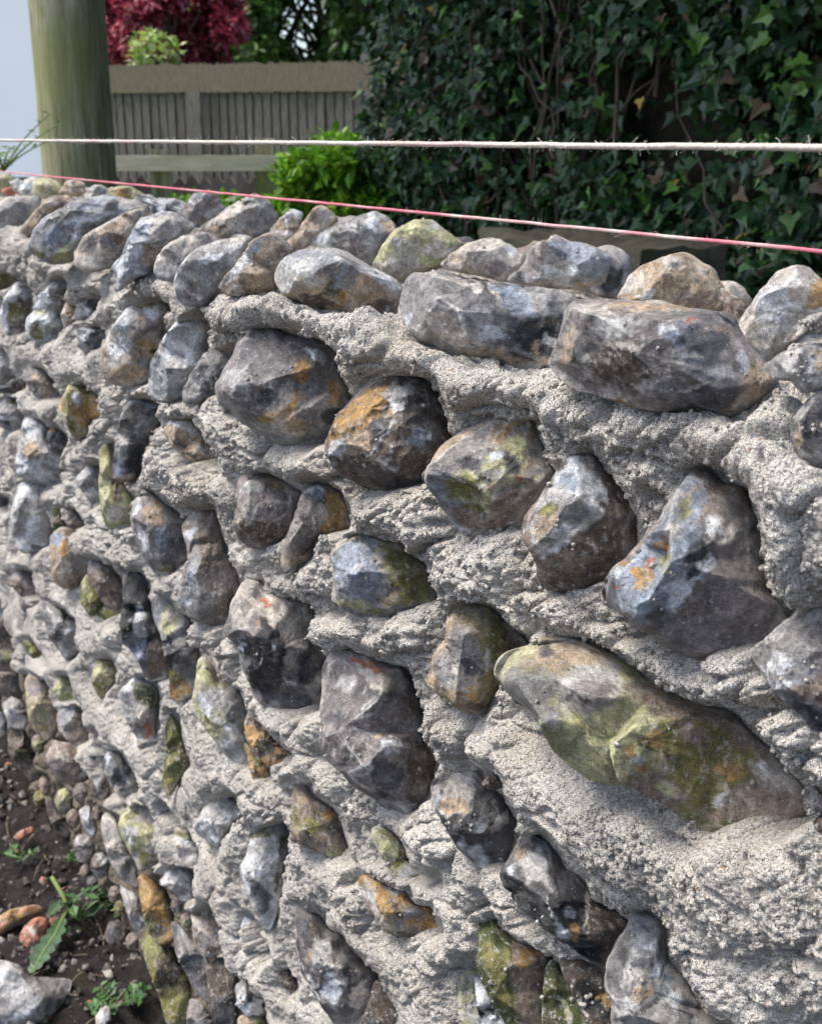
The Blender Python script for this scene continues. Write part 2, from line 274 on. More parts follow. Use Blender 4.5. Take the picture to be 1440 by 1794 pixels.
# crop | row | base colours | outline | peaks x,y,h | patches  (crop units, 3.6 to a photo pixel)
T = '''
A|K|yp|-60,20 60,15 95,60 70,110 0,135 -60,120||
A|K|rr|5,115 70,95 110,130 80,148 20,142||
A|K|wG|60,70 110,40 160,70 140,130 90,125||
A|K|gw|110,115 160,60 200,50 222,80 205,142 135,148||
A|K|yp|200,145 215,70 250,45 300,38 350,60 400,105 380,160 260,170|300,90,1.1|
A|K|tp|375,140 420,60 470,48 530,72 555,120 500,160||
A|K|gp|535,175 560,110 600,80 640,85 700,120 700,175 620,190|610,110,1.1|
A|K|yo|670,160 700,110 760,88 830,95 885,135 865,180 760,185|780,120,1|o,760,140,60,30,0
A|K|gp|820,190 890,148 950,145 995,190 950,220||
A|K|dw|915,215 1010,170 1100,168 1195,205 1150,260 1050,275 960,265|1080,200,1|G 1040,165 1200,180 1195,210 1120,220
A|K|vg|1100,275 1180,200 1220,140 1290,126 1370,138 1400,200 1440,250 1330,310 1250,360 1180,310|1290,150,1.1 1250,260,.9|
A|T|pg|-60,440 -60,225 60,160 200,150 265,170 250,230 190,300 120,390 50,450|90,250,1.1 140,200,.8|g,140,260,70,30,-45;m,200,320,40,20,-45
A|T|tb|105,410 150,330 230,240 300,170 350,148 480,180 500,205 400,240 270,300 220,380 190,415|330,200,1|p,330,200,60,30,0;B,160,380,60,18,-55
A|F|gu|190,480 220,390 270,300 370,250 480,188 640,158 800,170 930,225 965,280 760,340 580,420 520,480 460,570 320,582 290,568|500,210,1.1 380,330,.9 700,240,1|w,560,290,160,25,-12;u,330,400,80,50,-50;w 440,430 500,310 520,420 480,520;y 320,560 380,470 480,440 460,560 330,585;m,240,520,60,30,30;G,800,190,100,20,5
A|F|pt|478,565 488,480 550,395 700,310 850,225 945,250 900,310 830,420 770,540 690,605 560,645 490,610|700,380,1.1 860,260,.9|g,690,440,70,40,-30;b,730,420,45,35,0;v,560,450,70,50,-20;G,650,330,120,18,-25
A|F|up|690,590 770,540 820,420 880,310 990,268 1060,258 1160,300 1235,355 1240,400 1120,425 1020,490 985,600 930,650 830,675 765,765 722,765 745,650|960,310,1.1 880,470,1 1000,430,.8|w 690,590 770,540 820,420 880,310 980,280 930,400 900,520 860,600 930,650 760,760 725,760 745,650;p 980,280 1060,258 1235,355 1240,400 1120,425 1020,490 985,600 920,610 880,560 930,400;t,960,540,60,80,0;u,850,400,40,90,30
A|F|pG|972,640 1000,530 1060,460 1150,410 1235,420 1280,480 1300,540 1230,610 1180,670 1080,695 1015,675|1110,480,1.1 1180,560,.9|
A|T|vg|1210,450 1240,380 1300,380 1400,430 1430,470 1330,510 1270,570 1215,590|1260,420,1|
B|F|Gg|-155,700 -140,640 -90,560 -10,488 120,440 230,403 340,420 280,540 170,680 110,765 40,835 -60,865 -130,800|0,560,1.1 100,560,.8|p,220,430,90,30,0;w,80,540,70,30,-20;v,-40,760,70,60,0
B|F|bt|110,722 250,560 330,440 420,390 480,400 540,440 590,505 550,550 490,640 482,735 300,775 200,785|400,440,1.1 290,650,1.1 520,480,.7|G 110,722 250,560 330,440 420,390 360,520 290,640 200,700;w,260,590,20,110,38;t,480,450,70,50,0;p,240,740,60,30,0
A|F|pt|635,1210 650,1100 700,1000 780,890 870,820 970,792 1055,850 1085,900 1035,940 1015,1040 1050,1080 1000,1150 960,1210 945,1310 850,1355 800,1368 700,1315 650,1265|820,960,1.1 900,1180,.9|w,800,920,60,120,30;w,760,1110,90,60,0;w,960,880,40,60,0;o,940,1080,70,25,0;t,900,840,80,30,0;k,975,1130,40,18,-20;v,900,980,90,60,0;t,800,1270,120,60,0;u,900,1200,60,40,-20
A|F|gw|940,1310 960,1200 1030,1060 1110,950 1190,875 1290,895 1330,960 1315,1080 1290,1165 1260,1210 1200,1310 1160,1410 1100,1450 1000,1440 950,1380|1160,980,1.1 1060,1250,1|w,1180,1100,60,120,35;G,1080,1250,60,120,30;p,1290,960,40,60,0;u,1120,1390,80,30,0
A|F|gd|1150,1420 1200,1290 1290,1150 1440,1090 1520,1120 1490,1250 1440,1340 1330,1410 1240,1460 1185,1460|1300,1230,1|G,1290,1290,90,30,-15
A|F|wG|0,900 30,800 100,700 180,695 215,760 205,870 160,980 110,1035 40,1020 15,960|90,800,1.1|B 40,960 60,860 110,790 200,800 200,870 150,990 70,1030;m,110,880,60,60,0
A|F|wg|205,870 240,790 330,700 400,648 435,690 390,780 370,850 290,860|340,740,1.1|p,400,780,30,50,0
A|F|wy|170,935 230,860 330,830 385,840 395,930 390,1000 340,1055 260,1085 180,1045 162,985|300,900,1.1 220,980,.8|m,220,1010,50,50,0;w,330,950,40,60,0
A|F|gw|472,915 500,840 560,788 635,782 600,855 560,925 490,925|560,830,1|d,580,850,40,40,0
A|F|dw|495,1000 570,972 655,1000 665,1055 600,1125 540,1145 488,1095|570,1040,1|w,560,1000,60,14,10;w,635,1020,14,40,30;G,540,1120,50,30,0
A|F|Gp|-60,1190 30,1138 100,1150 135,1195 110,1275 50,1335 -60,1390||
A|F|vt|148,1290 200,1238 280,1255 340,1335 372,1435 350,1450 240,1425 190,1375||
A|F|Bd|8,1370 80,1308 165,1330 150,1375 100,1395 30,1395||
A|F|my|-60,700 0,630 60,638 115,682 60,725 -60,765||
A|F|pt|385,900 420,830 472,860 462,950 410,1000||
B|K|gt|-5,352 90,290 200,210 330,138 420,168 470,230 497,295 450,390 400,430 260,430 140,450 60,410|330,160,1.2 210,330,1 420,230,.8|p 0,350 90,290 200,210 330,140 260,230 220,340 140,430 60,400;B,120,350,60,30,-20;g,400,330,70,60,0;t,60,370,50,14,-30
B|K|wt|435,390 500,300 580,235 645,260 642,310 625,390 545,430 470,410|560,270,1|t,590,330,50,60,0
B|K|tp|540,435 620,380 650,320 720,228 770,210 830,250 882,325 820,360 740,410 700,460 640,498 575,478|770,230,1.1 680,400,1|v,740,290,30,60,20;p,800,280,40,50,0
B|K|gw|700,450 740,400 880,320 1020,272 1090,248 1180,280 1243,352 1190,460 1110,560 1060,598 950,545 820,500 720,490|1080,290,1.2 850,380,1 1050,420,1|w,790,430,70,50,0;w,1090,320,40,60,0;v,980,470,90,50,10;t,1180,340,50,70,0
C|K|yp|-175,590 -110,470 -30,370 80,308 170,298 230,320 330,400 415,472 380,570 200,630 50,690 -40,712 -105,670|130,330,1.1 0,480,1 250,420,.9|p,-60,600,90,60,0;G,-20,440,50,30,0;p,220,500,100,50,10;w,220,340,20,30,-40
B|T|Gg|478,690 490,620 548,528 700,478 860,488 960,528 1100,610 1285,708 1292,770 1258,805 1258,935 1180,968 1050,932 920,888 740,868 620,832 530,795|700,560,.85 560,740,1 740,660,1.15 850,690,1.1 900,560,.95 1010,610,1.15 1140,710,1.1 1000,850,.7|t 525,790 620,700 740,655 860,690 880,760 900,885 740,868 620,832;t 900,780 1000,630 1060,640 1140,710 1260,780 1258,935 1180,968 1050,932 920,888;w 1000,590 1100,620 1285,710 1292,770 1240,770 1130,700 1030,640;o,890,800,30,60,-10;B,830,740,50,60,0;B,1150,870,110,70,15;u,900,650,25,90,30;p,740,690,90,30,-15;B,720,820,110,40,10
F|F|gv|118,60 180,-30 240,-150 310,-230 400,-278 480,-260 560,-213 700,-208 800,-160 860,-80 880,40 952,180 905,290 840,345 780,442 660,485 460,432 330,352 240,290 150,240 128,150|420,-120,.95 560,60,1.05 780,-40,1 330,120,1 640,330,.9|o,640,0,55,90,10;o,560,220,70,110,20;t,560,330,140,70,15;p,540,150,50,90,30;o,850,120,60,80,0;o,420,300,60,30,0;d,430,180,80,60,-20;G,250,60,80,90,20;w,740,-100,80,30,30;p,470,360,180,30,15;d,330,-190,70,40,-30;k,830,270,70,50,-20;v,760,180,60,60,0
C|T|gd|3,880 -2,820 30,700 80,638 200,633 260,608 380,668 560,698 760,708 960,738 1135,790 1090,880 1060,925 1030,1095 980,1155 970,1225 880,1235 830,1263 700,1243 420,1223 370,1203 230,1105 130,1092 40,1005 18,950|120,720,.9 350,900,1.15 640,780,1 700,900,1.15 950,830,.85 740,1080,.8 900,1080,.75 560,1100,.95 60,960,.7|p,260,660,140,30,15;p,480,730,50,40,30;u 580,710 760,708 800,780 660,850 620,770;u 680,840 800,800 880,880 860,920 760,920;g 800,790 960,738 1135,790 1060,900 880,920;k 735,960 830,920 1055,905 1030,1090 960,1150 800,1170 740,1080;t,860,1110,18,60,5;B,930,960,130,25,-8;t 370,1130 560,1100 800,1190 970,1170 970,1225 830,1263 420,1223;p,250,930,110,60,0;p,400,1040,130,50,5;w,600,1010,90,50,10;G,500,900,100,60,20;p,610,780,25,80,-20;w,50,930,30,60,30;G,950,1060,60,50,0
C|K|pt|230,600 320,520 430,450 560,418 640,430 720,480 803,535 760,600 660,700 520,660 400,640|580,450,1.1 480,540,1|v,620,600,80,50,0;w,700,510,50,30,0
C|K|pg|640,700 780,580 830,480 900,438 990,396 1060,440 1190,460 1340,520 1427,592 1412,660 1372,800 1280,800 1180,750 900,730|980,470,1.2 1120,560,.9 1200,640,1 1330,560,1.1|u 950,440 990,400 1060,440 1190,460 1340,520 1320,620 1160,700 1110,640 1020,540 950,500;k 1250,740 1330,620 1420,590 1370,795 1280,795;w,900,640,150,50,-10;t,1180,720,60,20,0;w,1090,630,60,30,20;v,860,600,50,80,30
D|F|vg|-256,820 -186,680 -166,540 -94,438 30,458 200,463 400,468 600,518 830,528 872,570 900,640 1010,780 1163,960 1080,992 1040,1062 960,1122 830,1188 760,1153 600,1153 420,1153 240,1112 100,1062 -60,1032 -200,935 -252,880|60,560,.9 350,560,.95 300,740,1.1 640,620,1.05 900,900,1.05 700,900,1 100,800,1.1 950,760,.75 500,1020,.9|t,330,480,340,28,3;p,0,500,100,40,15;t,-170,760,40,170,10;B,180,900,230,130,15;d 540,1080 740,910 920,960 880,1120 760,1150 600,1150;t 930,1000 1000,820 1160,960 1080,992 1040,1060 960,1122 830,1188 800,1160 900,1100;b,840,640,60,30,20;w,970,850,30,60,-20;w,480,640,60,30,10;u,540,700,80,60,20;G,120,640,160,80,-10;p,180,740,180,22,-8;p,340,830,30,90,-40;o,650,820,20,12,0;o,790,660,16,14,0;r,740,610,50,14,0;r,610,575,40,12,0;d,700,720,160,90,20;g,400,1000,150,60,0;t,200,1100,100,22,15;M,-120,800,30,50,0;G,640,1000,130,16,-25
D|K|tp|135,445 230,290 330,220 430,180 560,148 640,180 760,260 817,370 822,500 800,545 600,540 420,500 250,470|560,180,1.1 450,330,1.05 700,350,.9|p,250,350,110,50,-35;p,480,210,80,40,0;w,330,420,50,20,-20;b,650,430,110,60,0
D|K|bt|810,390 900,430 962,490 895,600 840,560 815,480|880,470,1|
D|K|pw|875,615 990,480 1060,380 1160,270 1270,223 1350,250 1440,320 1560,410 1560,600 1400,580 1250,720 1170,800 1080,860 1020,790|1280,270,1.1 1150,450,1.05 1400,420,1|o,1410,420,80,110,20;w,1150,480,130,120,-40;G,1090,640,130,60,-20
D|F|gG|1075,865 1200,780 1350,733 1560,730 1560,980 1400,1025 1310,1035 1240,960 1150,960|1350,770,1.1 1300,900,1 1440,850,.8|G,1350,880,14,110,5;w,1390,860,10,60,0;t,1430,820,50,80,0
D|F|vt|1180,780 1250,640 1340,560 1440,530 1560,560 1560,680 1440,650 1310,650 1240,730|1400,580,1|p,1400,620,60,30,0
D|F|dg|1248,1300 1270,1190 1340,1090 1440,988 1570,940 1570,1560 1440,1545 1340,1492 1268,1422|1400,1130,1.05 1380,1350,1|t,1290,1300,26,140,5;d,1400,1300,120,120,0;G,1330,1140,60,30,-45
E|F|yo|382,240 400,170 440,88 510,83 560,130 640,160 700,180 733,240 690,288 565,303 555,392 490,442 430,352|480,150,1.1 480,300,.95|m,430,180,30,110,20;m,530,110,60,30,30;w,670,190,35,20,0;u,665,185,20,14,0;o,620,240,70,30,0;w,480,170,30,60,0;m,450,330,20,90,-20
E|F|dg|698,655 720,540 740,400 770,290 800,188 900,178 1085,240 1092,292 1010,342 940,422 900,540 882,655 850,692 720,688|800,300,1 860,260,1.1 820,500,1.1 950,270,.8|k 790,560 820,500 900,450 880,650 800,650;t 700,655 870,655 850,692 720,688;u,900,200,110,18,15;G,770,440,40,90,10;w,860,345,16,12,0;u,750,600,30,60,10
E|F|ym|628,560 618,520 690,452 742,480 735,520 712,620 705,690 775,705 835,800 855,870 825,1000 740,1003 670,962 640,880 628,720|690,560,1 720,820,1.1|m,680,500,50,40,0;y,670,700,24,150,0;m,710,760,14,100,0;p,740,900,70,60,0;b,740,760,30,80,0
E|F|gG|478,690 540,610 622,558 648,640 640,825 600,865 530,775|600,640,1|G,620,660,14,80,10
E|F|vg|826,940 848,850 910,738 970,790 1080,870 1185,960 1172,1060 1195,1170 1105,1235 1080,1272 990,1293 930,1200 868,1080|900,900,1.05 1020,980,1.1 980,1150,.9|w,900,1060,24,90,-20;G,860,860,18,90,15;d 1010,1080 1170,1050 1195,1170 1100,1235 1010,1200;t,970,900,70,90,-20;u,1020,1050,50,80,-10;m,1040,1260,50,20,0;w,870,870,12,60,18
E|F|tp|1026,390 1080,318 1200,288 1262,370 1292,440 1362,520 1372,635 1260,602 1160,532 1090,470|1120,380,1 1280,520,1|B 1040,410 1130,440 1260,540 1370,570 1372,632 1260,602 1160,532;w,1150,350,100,20,20;G,1280,490,60,16,30;w,1320,510,50,14,20
E|F|Gw|75,870 120,730 180,690 320,760 333,900 312,1080 200,1143 130,1133 100,1060 58,1000|180,860,1.05|w,200,980,50,80,0;w,170,780,60,30,30;k,240,1110,50,14,0;g,130,900,40,120,10;u,240,1040,40,20,20
E|F|gw|105,560 150,300 240,308 330,400 425,560 438,685 340,723 280,702 180,692 118,652|250,480,1.05 220,620,.9|w,180,330,30,90,0;w,260,650,80,40,10;b 340,640 400,590 438,685 340,720;t,200,500,50,70,0;w,340,560,40,60,-30
E|F|gw|-60,240 60,168 165,220 155,330 120,405 70,365 -60,335|60,260,1|w,60,300,60,20,0;k,50,330,20,24,0;m,100,190,60,20,0
E|F|dg|300,400 342,338 425,422 405,475 330,505|350,400,1|o,330,370,20,30,0;k,400,440,30,30,0
E|F|tB|316,1050 380,998 430,988 545,1020 562,1130 550,1245 500,1355 400,1368 338,1322 318,1200|420,1040,1 450,1180,1.1|u,360,1060,50,50,0;B 440,990 545,1020 562,1130 550,1245 470,1290 460,1150;p,400,1230,50,90,0;o,400,1130,30,60,0;g,500,1200,50,80,0
E|F|bv|50,1330 120,1255 200,1278 252,1375 215,1490 185,1460 120,1405|150,1320,1|p,150,1340,40,16,40
I|F|mM|505,170 518,80 555,10 600,100 660,220 760,278 768,355 680,345 560,272 515,205|600,200,1|M,540,180,14,50,-10;y,530,100,14,60,0
I|F|bv|552,20 570,-60 630,-55 700,-25 755,60 783,130 776,252 722,266 670,222 618,145|680,60,1.1|B,740,190,50,80,-30
J|F|bv|-130,-260 -60,-330 -40,-380 60,-405 115,-330 130,-240 180,-80 240,20 262,160 240,300 170,345 50,335 -50,290 -140,180 -110,40 -70,-80 -90,-200|0,-300,.95 60,-60,1.15 110,150,1.1 -40,120,.8|g -140,180 -110,40 -70,-80 -80,-190 0,-200 10,0 50,150 70,300 -50,290;w,-90,200,60,20,0;p,-40,-330,50,50,0;w,-70,-230,60,30,-30;G,30,130,20,50,0;B,200,200,40,120,0;u,-60,60,26,120,0
E|F|Bd|-60,780 50,800 42,885 0,905 -60,850||
E|F|Mb|328,880 380,858 402,960 422,1005 338,1005||
E|F|vb|378,880 460,868 525,960 522,1015 430,985||
F|F|vb|212,950 250,850 243,720 300,648 400,648 520,700 645,772 620,850 580,950 510,1072 440,1115 350,1108 250,1062 226,1000|400,720,1 400,900,1.15|t,500,720,130,30,22;G,330,740,60,40,-20;B,380,1010,150,80,0;t,240,950,40,18,-30;v,420,850,90,90,0
F|F|vt|486,1195 540,1080 600,920 650,760 718,697 780,708 870,770 922,870 938,990 860,1033 780,1022 720,1072 702,1180 640,1205 560,1285 508,1255|700,800,1.1 740,960,1.15 640,1100,1.05 860,880,.8|v 540,1080 600,920 650,760 700,740 725,850 730,1000 700,1100 580,1150;o 790,740 870,770 922,870 938,990 860,1030 780,1020 800,900;w,740,750,50,30,0;u,735,780,40,30,0;p,770,900,50,70,0;t,600,1180,110,50,-20;B,660,1130,50,30,-20;p,720,960,10,130,0
F|F|dB|793,440 830,370 900,250 1000,158 1100,78 1220,33 1340,28 1460,88 1505,190 1550,340 1590,440 1545,560 1440,705 1320,722 1170,742 1070,722 930,672 850,602 818,540|1200,130,1.05 1050,300,1 1100,430,1.1 1250,220,.85 1400,350,1.05 1300,600,1 900,540,.8|o 795,440 830,370 900,250 1000,160 1150,70 1210,110 1150,230 1060,340 1000,400 900,420;t 800,440 900,420 1080,380 1080,470 1000,540 830,540;w,870,490,50,50,0;w,1230,230,30,90,30;G,1250,130,120,60,-20;k 1260,230 1380,150 1500,200 1450,270 1280,270;B 850,590 930,570 1130,680 1170,742 1070,722 930,672;b,1300,450,130,90,0;d,1420,380,100,90,0;u,1380,410,60,50,0;o,1190,280,40,40,0;G,1170,400,14,120,30;G,1100,480,90,12,-40
J|F|gy|846,190 868,20 832,-80 880,-150 980,-215 1060,-223 1160,-182 1260,-172 1330,-82 1422,-42 1442,60 1503,190 1445,218 1300,243 1130,293 1040,283 938,252|980,-120,1 1120,0,1.1 1250,50,1.1 1350,0,.85|u 870,-130 980,-210 1100,-190 1130,0 1110,180 940,170 880,60 840,-70;w,1090,-170,60,50,20;p,1150,-60,50,90,0;m 1160,-180 1330,-85 1422,-42 1442,60 1503,190 1445,215 1230,200 1180,0;y,1210,20,40,60,0;y,970,210,130,35,0;m,1100,245,80,22,0;B,1220,130,50,50,0;t,1200,190,60,40,0;w,1000,-30,14,70,30
G|F|gt|158,640 240,540 300,460 440,370 620,308 740,298 832,320 862,420 902,540 985,640 905,790 785,972 640,977 520,1022 450,1048 400,1012 310,902 268,830 188,740|330,590,1 560,520,1.05 740,440,1 560,760,1.15 760,690,1.1 420,780,1.15 930,660,1 640,400,.8|y 300,670 400,620 520,560 600,480 740,400 820,420 760,700 600,760 560,830 440,840 300,760;d 330,570 430,520 530,570 520,680 440,640;d 640,500 700,490 760,620 740,690 660,640;g 540,610 640,640 640,710 540,710;m 290,690 420,650 520,720 560,800 440,830 290,780;b 300,830 440,860 600,830 760,700 950,650 905,790 785,972 640,977 520,1022 450,1048 400,1012 310,900;t,590,735,50,16,-5;r,740,690,30,26,-30;w,620,520,60,50,0;y,730,450,60,50,0;y,520,800,60,40,0;o,700,360,110,14,-25;m,500,860,80,20,0;y,900,690,60,20,-20;t,850,600,70,20,0
G|F|Bb|775,980 800,920 900,790 980,650 1060,540 1118,473 1190,498 1280,600 1390,750 1480,900 1478,1150 1420,1250 1300,1325 1100,1372 980,1362 870,1292 860,1172 788,1042|1110,560,1 1270,790,1.15 1160,1000,1.15 900,1150,1 920,930,.9 1060,850,1.0|G 785,980 900,790 980,660 1110,480 1180,560 1290,740 1280,860 1150,1010 1000,1130 870,1170 830,1080;w 990,660 1110,520 1230,640 1300,740 1250,800 1120,760 1050,760;u,1060,690,50,60,30;w,1240,800,60,120,30;g 960,950 1020,860 1110,790 1220,830 1200,930 1100,960;G 950,1080 1010,990 1150,960 1150,1010 1030,1100;w,960,1130,110,22,-30;t,900,960,60,110,30;m,940,880,30,60,30;b,1050,1200,160,70,0;p,1180,560,40,60,0
H|F|bv|60,1020 90,930 140,850 230,800 350,680 450,520 520,390 600,288 680,253 750,288 830,370 955,410 992,500 1042,680 1045,820 1085,1000 1175,1120 1205,1200 1095,1302 1030,1362 870,1382 660,1412 590,1422 450,1352 300,1242 190,1152 88,1082|690,330,1 700,600,1.1 740,830,1.2 550,1130,1.1 370,1240,.95 400,680,.85 260,900,.9 600,800,.85 880,700,1.05|u 60,1020 90,930 140,850 230,800 350,680 450,520 600,290 690,340 700,600 750,830 560,1120 380,1260 300,1240 190,1150 88,1080;w,560,1020,150,60,-45;w,700,850,60,70,0;w,180,880,90,30,-35;G,500,480,70,110,25;y,580,500,30,90,20;p,610,390,60,30,-20;r,440,720,60,26,-50;o,430,700,50,30,0;p,480,650,60,50,0;r,350,850,60,40,-60;o,310,940,70,60,-20;r,120,1010,30,16,0;o,190,850,50,20,-20;k 560,890 640,720 700,660 730,780 650,890 550,960;d 320,1180 420,1130 490,1160 380,1260 320,1220;p,820,640,100,90,0;w,760,620,50,60,0;g,960,700,80,90,0;v,600,1250,130,60,20;G,700,350,50,50,0;y,460,830,40,80,30;t,690,540,24,100,10
L|F|ud|998,190 1050,120 1100,60 1200,-20 1440,-170 1570,-210 1570,800 1440,722 1330,622 1250,532 1168,442 1118,350|1250,60,1.05 1200,370,1.1 1400,200,.95 1450,480,1|g 1000,190 1100,60 1440,-170 1570,-210 1570,200 1400,260 1280,330 1160,400 1060,260;w,1190,230,110,60,-20;w,1180,360,80,30,-20;k 1170,440 1330,450 1570,540 1570,800 1440,722 1300,590;b 1230,400 1400,270 1570,260 1570,520 1400,470;G,1100,90,90,14,-40
I|F|gd|266,200 340,228 400,258 440,298 535,338 545,402 505,482 452,555 420,562 368,492 308,412 282,300|360,320,1 450,400,1|k,410,280,30,30,0;w,430,380,50,16,-20
I|F|kd|782,100 788,40 850,2 905,48 952,90 935,180 962,280 1022,420 1062,560 1072,640 1042,722 920,672 850,522 778,450 762,350|860,120,1 880,350,1.1 980,560,1.05|w,880,360,44,150,-5;u,840,480,60,90,-20;b 930,470 1000,430 1062,560 1070,650 1040,720 920,670;w,870,500,14,60,0
I|F|dg|955,160 1060,188 1132,270 1202,320 1244,480 1254,560 1232,740 1182,808 1110,818 1058,770 1078,640 1040,540 1020,420 968,300|1100,300,1 1120,560,1.1|y 1000,350 1060,200 1130,270 1110,370 1040,420;p,1080,270,40,60,20;o,1120,740,90,70,0;m,1100,680,60,60,0;k,1070,500,24,100,0
I|F|my|582,700 588,640 620,568 692,562 732,620 722,700 662,765 650,815 600,755|650,650,1.1|
I|F|gw|748,790 780,740 860,678 985,738 1002,800 982,950 975,1185 940,1155 860,1052 798,940|860,760,1 920,920,1.05|M 830,700 985,740 1000,860 950,880 850,820;r,930,1010,36,60,0;p,890,900,36,70,-10;w,910,1090,50,16,50;k,970,1150,20,30,0
I|F|mM|1052,900 1092,888 1124,960 1142,1080 1190,1212 1132,1312 1082,1424 1028,1392 1032,1280 1048,1100|1090,1050,1 1110,1220,1.1|
I|F|Gy|1220,790 1255,558 1320,558 1400,700 1500,760 1540,850 1552,960 1540,1010 1592,1130 1604,1222 1570,1292 1480,1212 1400,1132 1300,992 1228,900|1330,760,1 1440,1000,1.1|w,1290,850,30,90,-20;y,1340,1000,90,40,40;g,1440,900,60,40,60;w,1440,980,40,30,0;m,1300,940,60,14,50;G,1520,1180,60,60,0
I|F|Bp|565,1160 565,1030 660,1018 692,1070 662,1200 662,1300 702,1400 632,1442 598,1422 575,1320|610,1120,1|k,620,1110,50,60,0;p,600,1040,30,20,0;G,610,1330,26,60,0
I|F|gd|655,1200 700,1120 762,1160 830,1268 905,1300 952,1382 945,1445 830,1435 760,1412 698,1332|760,1230,1.1|w,680,1190,14,70,10;G,780,1290,60,14,60;p,740,1390,60,20,40;B,890,1370,50,50,0
I|F|yp|342,740 358,678 430,668 462,740 494,822 430,842 368,812|410,730,1|m,430,800,40,30,0
I|F|Mm|148,470 190,438 252,520 292,580 270,622 218,572||
I|F|bB|-60,420 -60,205 30,228 90,308 122,430 102,562 60,632 -60,622|30,350,1|p,20,280,20,30,0;y,40,530,40,40,0
I|F|ty|158,700 200,658 300,718 382,858 372,982 300,1072 228,1022 178,902|280,830,1.05|y,270,900,50,60,0;v,220,740,60,70,0;m,290,1000,40,20,0
I|F|vb|368,900 440,848 502,878 542,960 552,1080 500,1132 420,1062|450,930,1|
I|F|Gp|18,850 80,798 152,840 172,950 142,1002 58,982|90,870,1|b,140,860,30,60,0
I|F|BM|48,980 130,958 192,1100 262,1290 200,1332 118,1252 58,1152||
I|F|bp|288,1200 338,1078 450,1098 550,1178 574,1282 480,1352 378,1322|400,1180,1.1|p,400,1180,50,50,0;v,330,1240,50,60,0;t,480,1150,30,40,0
I|F|dB|-60,900 20,898 62,1050 62,1202 -60,1150||
I|F|bB|-60,640 80,648 162,700 152,802 60,802 -60,762||
M|F|yp|750,200 768,108 830,68 940,88 1012,140 1068,240 1052,342 982,432 880,478 848,400 788,290|900,200,1.1|m,820,120,70,30,-20;G,820,230,50,40,0;m,930,400,60,60,0;w,830,290,40,14,30
M|F|vp|636,170 670,108 742,150 782,300 862,470 864,585 780,542 700,422 658,300|720,330,1|p,700,300,20,90,-20
M|F|wg|952,70 988,18 1042,58 1112,160 1122,200 1082,262 1008,182 958,130|1010,110,1|B,1070,120,40,50,-40;k,1090,190,30,30,0
M|F|pw|1090,260 1130,203 1182,240 1244,350 1248,422 1202,464 1138,422|1150,320,1.05|m,1160,250,50,30,30
M|F|Gg|1006,550 1060,478 1142,443 1204,490 1224,582 1214,675 1150,672 1088,602|1120,540,1.1|
M|F|mo|866,530 900,508 980,558 1052,620 1092,800 1104,902 1000,955 928,852 888,682|980,700,1|B,1000,850,60,50,0
M|F|gd|1066,700 1112,798 1202,898 1292,1008 1334,1130 1336,1335 1258,1262 1188,1152 1118,1022|1180,980,1|G,1150,870,50,20,40
M|F|pb|1210,750 1300,698 1382,788 1424,900 1404,1002 1290,1020 1228,952|1300,850,1|m,1240,740,30,40,0;B,1350,980,60,30,0
M|F|Bm|866,880 960,838 1102,998 1182,1150 1204,1300 1162,1450 1050,1460 998,1252 918,1052|1050,1080,1|m,960,900,50,60,0
M|F|vg|1180,1400 1198,1288 1272,1308 1344,1440 1304,1540 1188,1540||
M|F|Gw|498,100 560,58 604,220 584,264 528,202||
M|F|Gv|756,580 862,638 924,820 850,868 788,702||
M|F|BM|300,0 360,98 452,220 422,282 328,182 288,60||
J|F|vp|156,410 188,290 240,148 300,78 400,78 422,150 520,178 622,198 702,240 714,320 694,420 762,500 804,590 794,640 804,720 782,790 722,885 650,925 520,885 420,855 338,772 288,622 258,540 232,450 178,450|330,180,1.05 230,380,1 400,330,1.1 560,430,1.15 560,600,1.15 470,560,.8 660,470,.9 640,660,.6 500,800,1 650,800,1|k 238,440 330,410 390,370 375,283 460,320 530,440 552,520 522,700 480,835 410,845 330,722 278,580;w,265,480,16,60,-15;p,540,320,110,90,20;p,350,190,40,30,0;d,360,120,44,40,0;r,430,200,60,16,10;k 620,560 700,440 800,580 790,620 720,720 620,740;d 480,790 560,730 700,720 800,640 790,780 650,925 500,870;w,470,490,12,16,0;G,575,560,36,60,0;p,600,440,26,50,20;p,260,290,60,90,20;w,395,560,8,22,0;t,360,330,26,30,0
J|F|vd|783,600 830,528 900,503 980,528 1110,598 1290,628 1342,720 1392,860 1402,1080 1490,1205 1450,1322 1390,1452 1260,1552 1150,1482 1060,1402 940,1312 828,1202 783,1080 773,900|880,620,1 1060,720,1.1 1100,860,1.05 1280,760,1.05 960,900,1 1200,1000,.9 950,1150,1.05 1330,1080,1.1 1180,1250,1 1400,1250,.7|p 965,530 1110,598 1290,630 1315,760 1150,770 1070,740 1000,630;r,1080,600,130,24,20;w,1210,1100,60,60,-20;G,1060,850,60,20,-30;G,920,700,60,60,0;B 1320,1100 1400,1080 1542,1212 1452,1332 1402,1452 1290,1480 1300,1300;d,1180,1300,130,130,0;d,880,950,60,60,0;G,960,1140,16,70,10;b,1330,850,50,90,0;t,1150,1040,40,14,-20;p,1180,680,100,50,10
J|F|ob|286,930 330,912 402,1000 492,1100 584,1160 502,1224 430,1234 358,1162 298,1052|400,1060,1.1|B,380,980,40,40,0;t,400,1120,60,14,40;B,510,1170,50,30,0
J|F|om|270,1060 360,1160 432,1232 436,1332 380,1384 330,1300|370,1250,1|B,380,1180,40,40,0
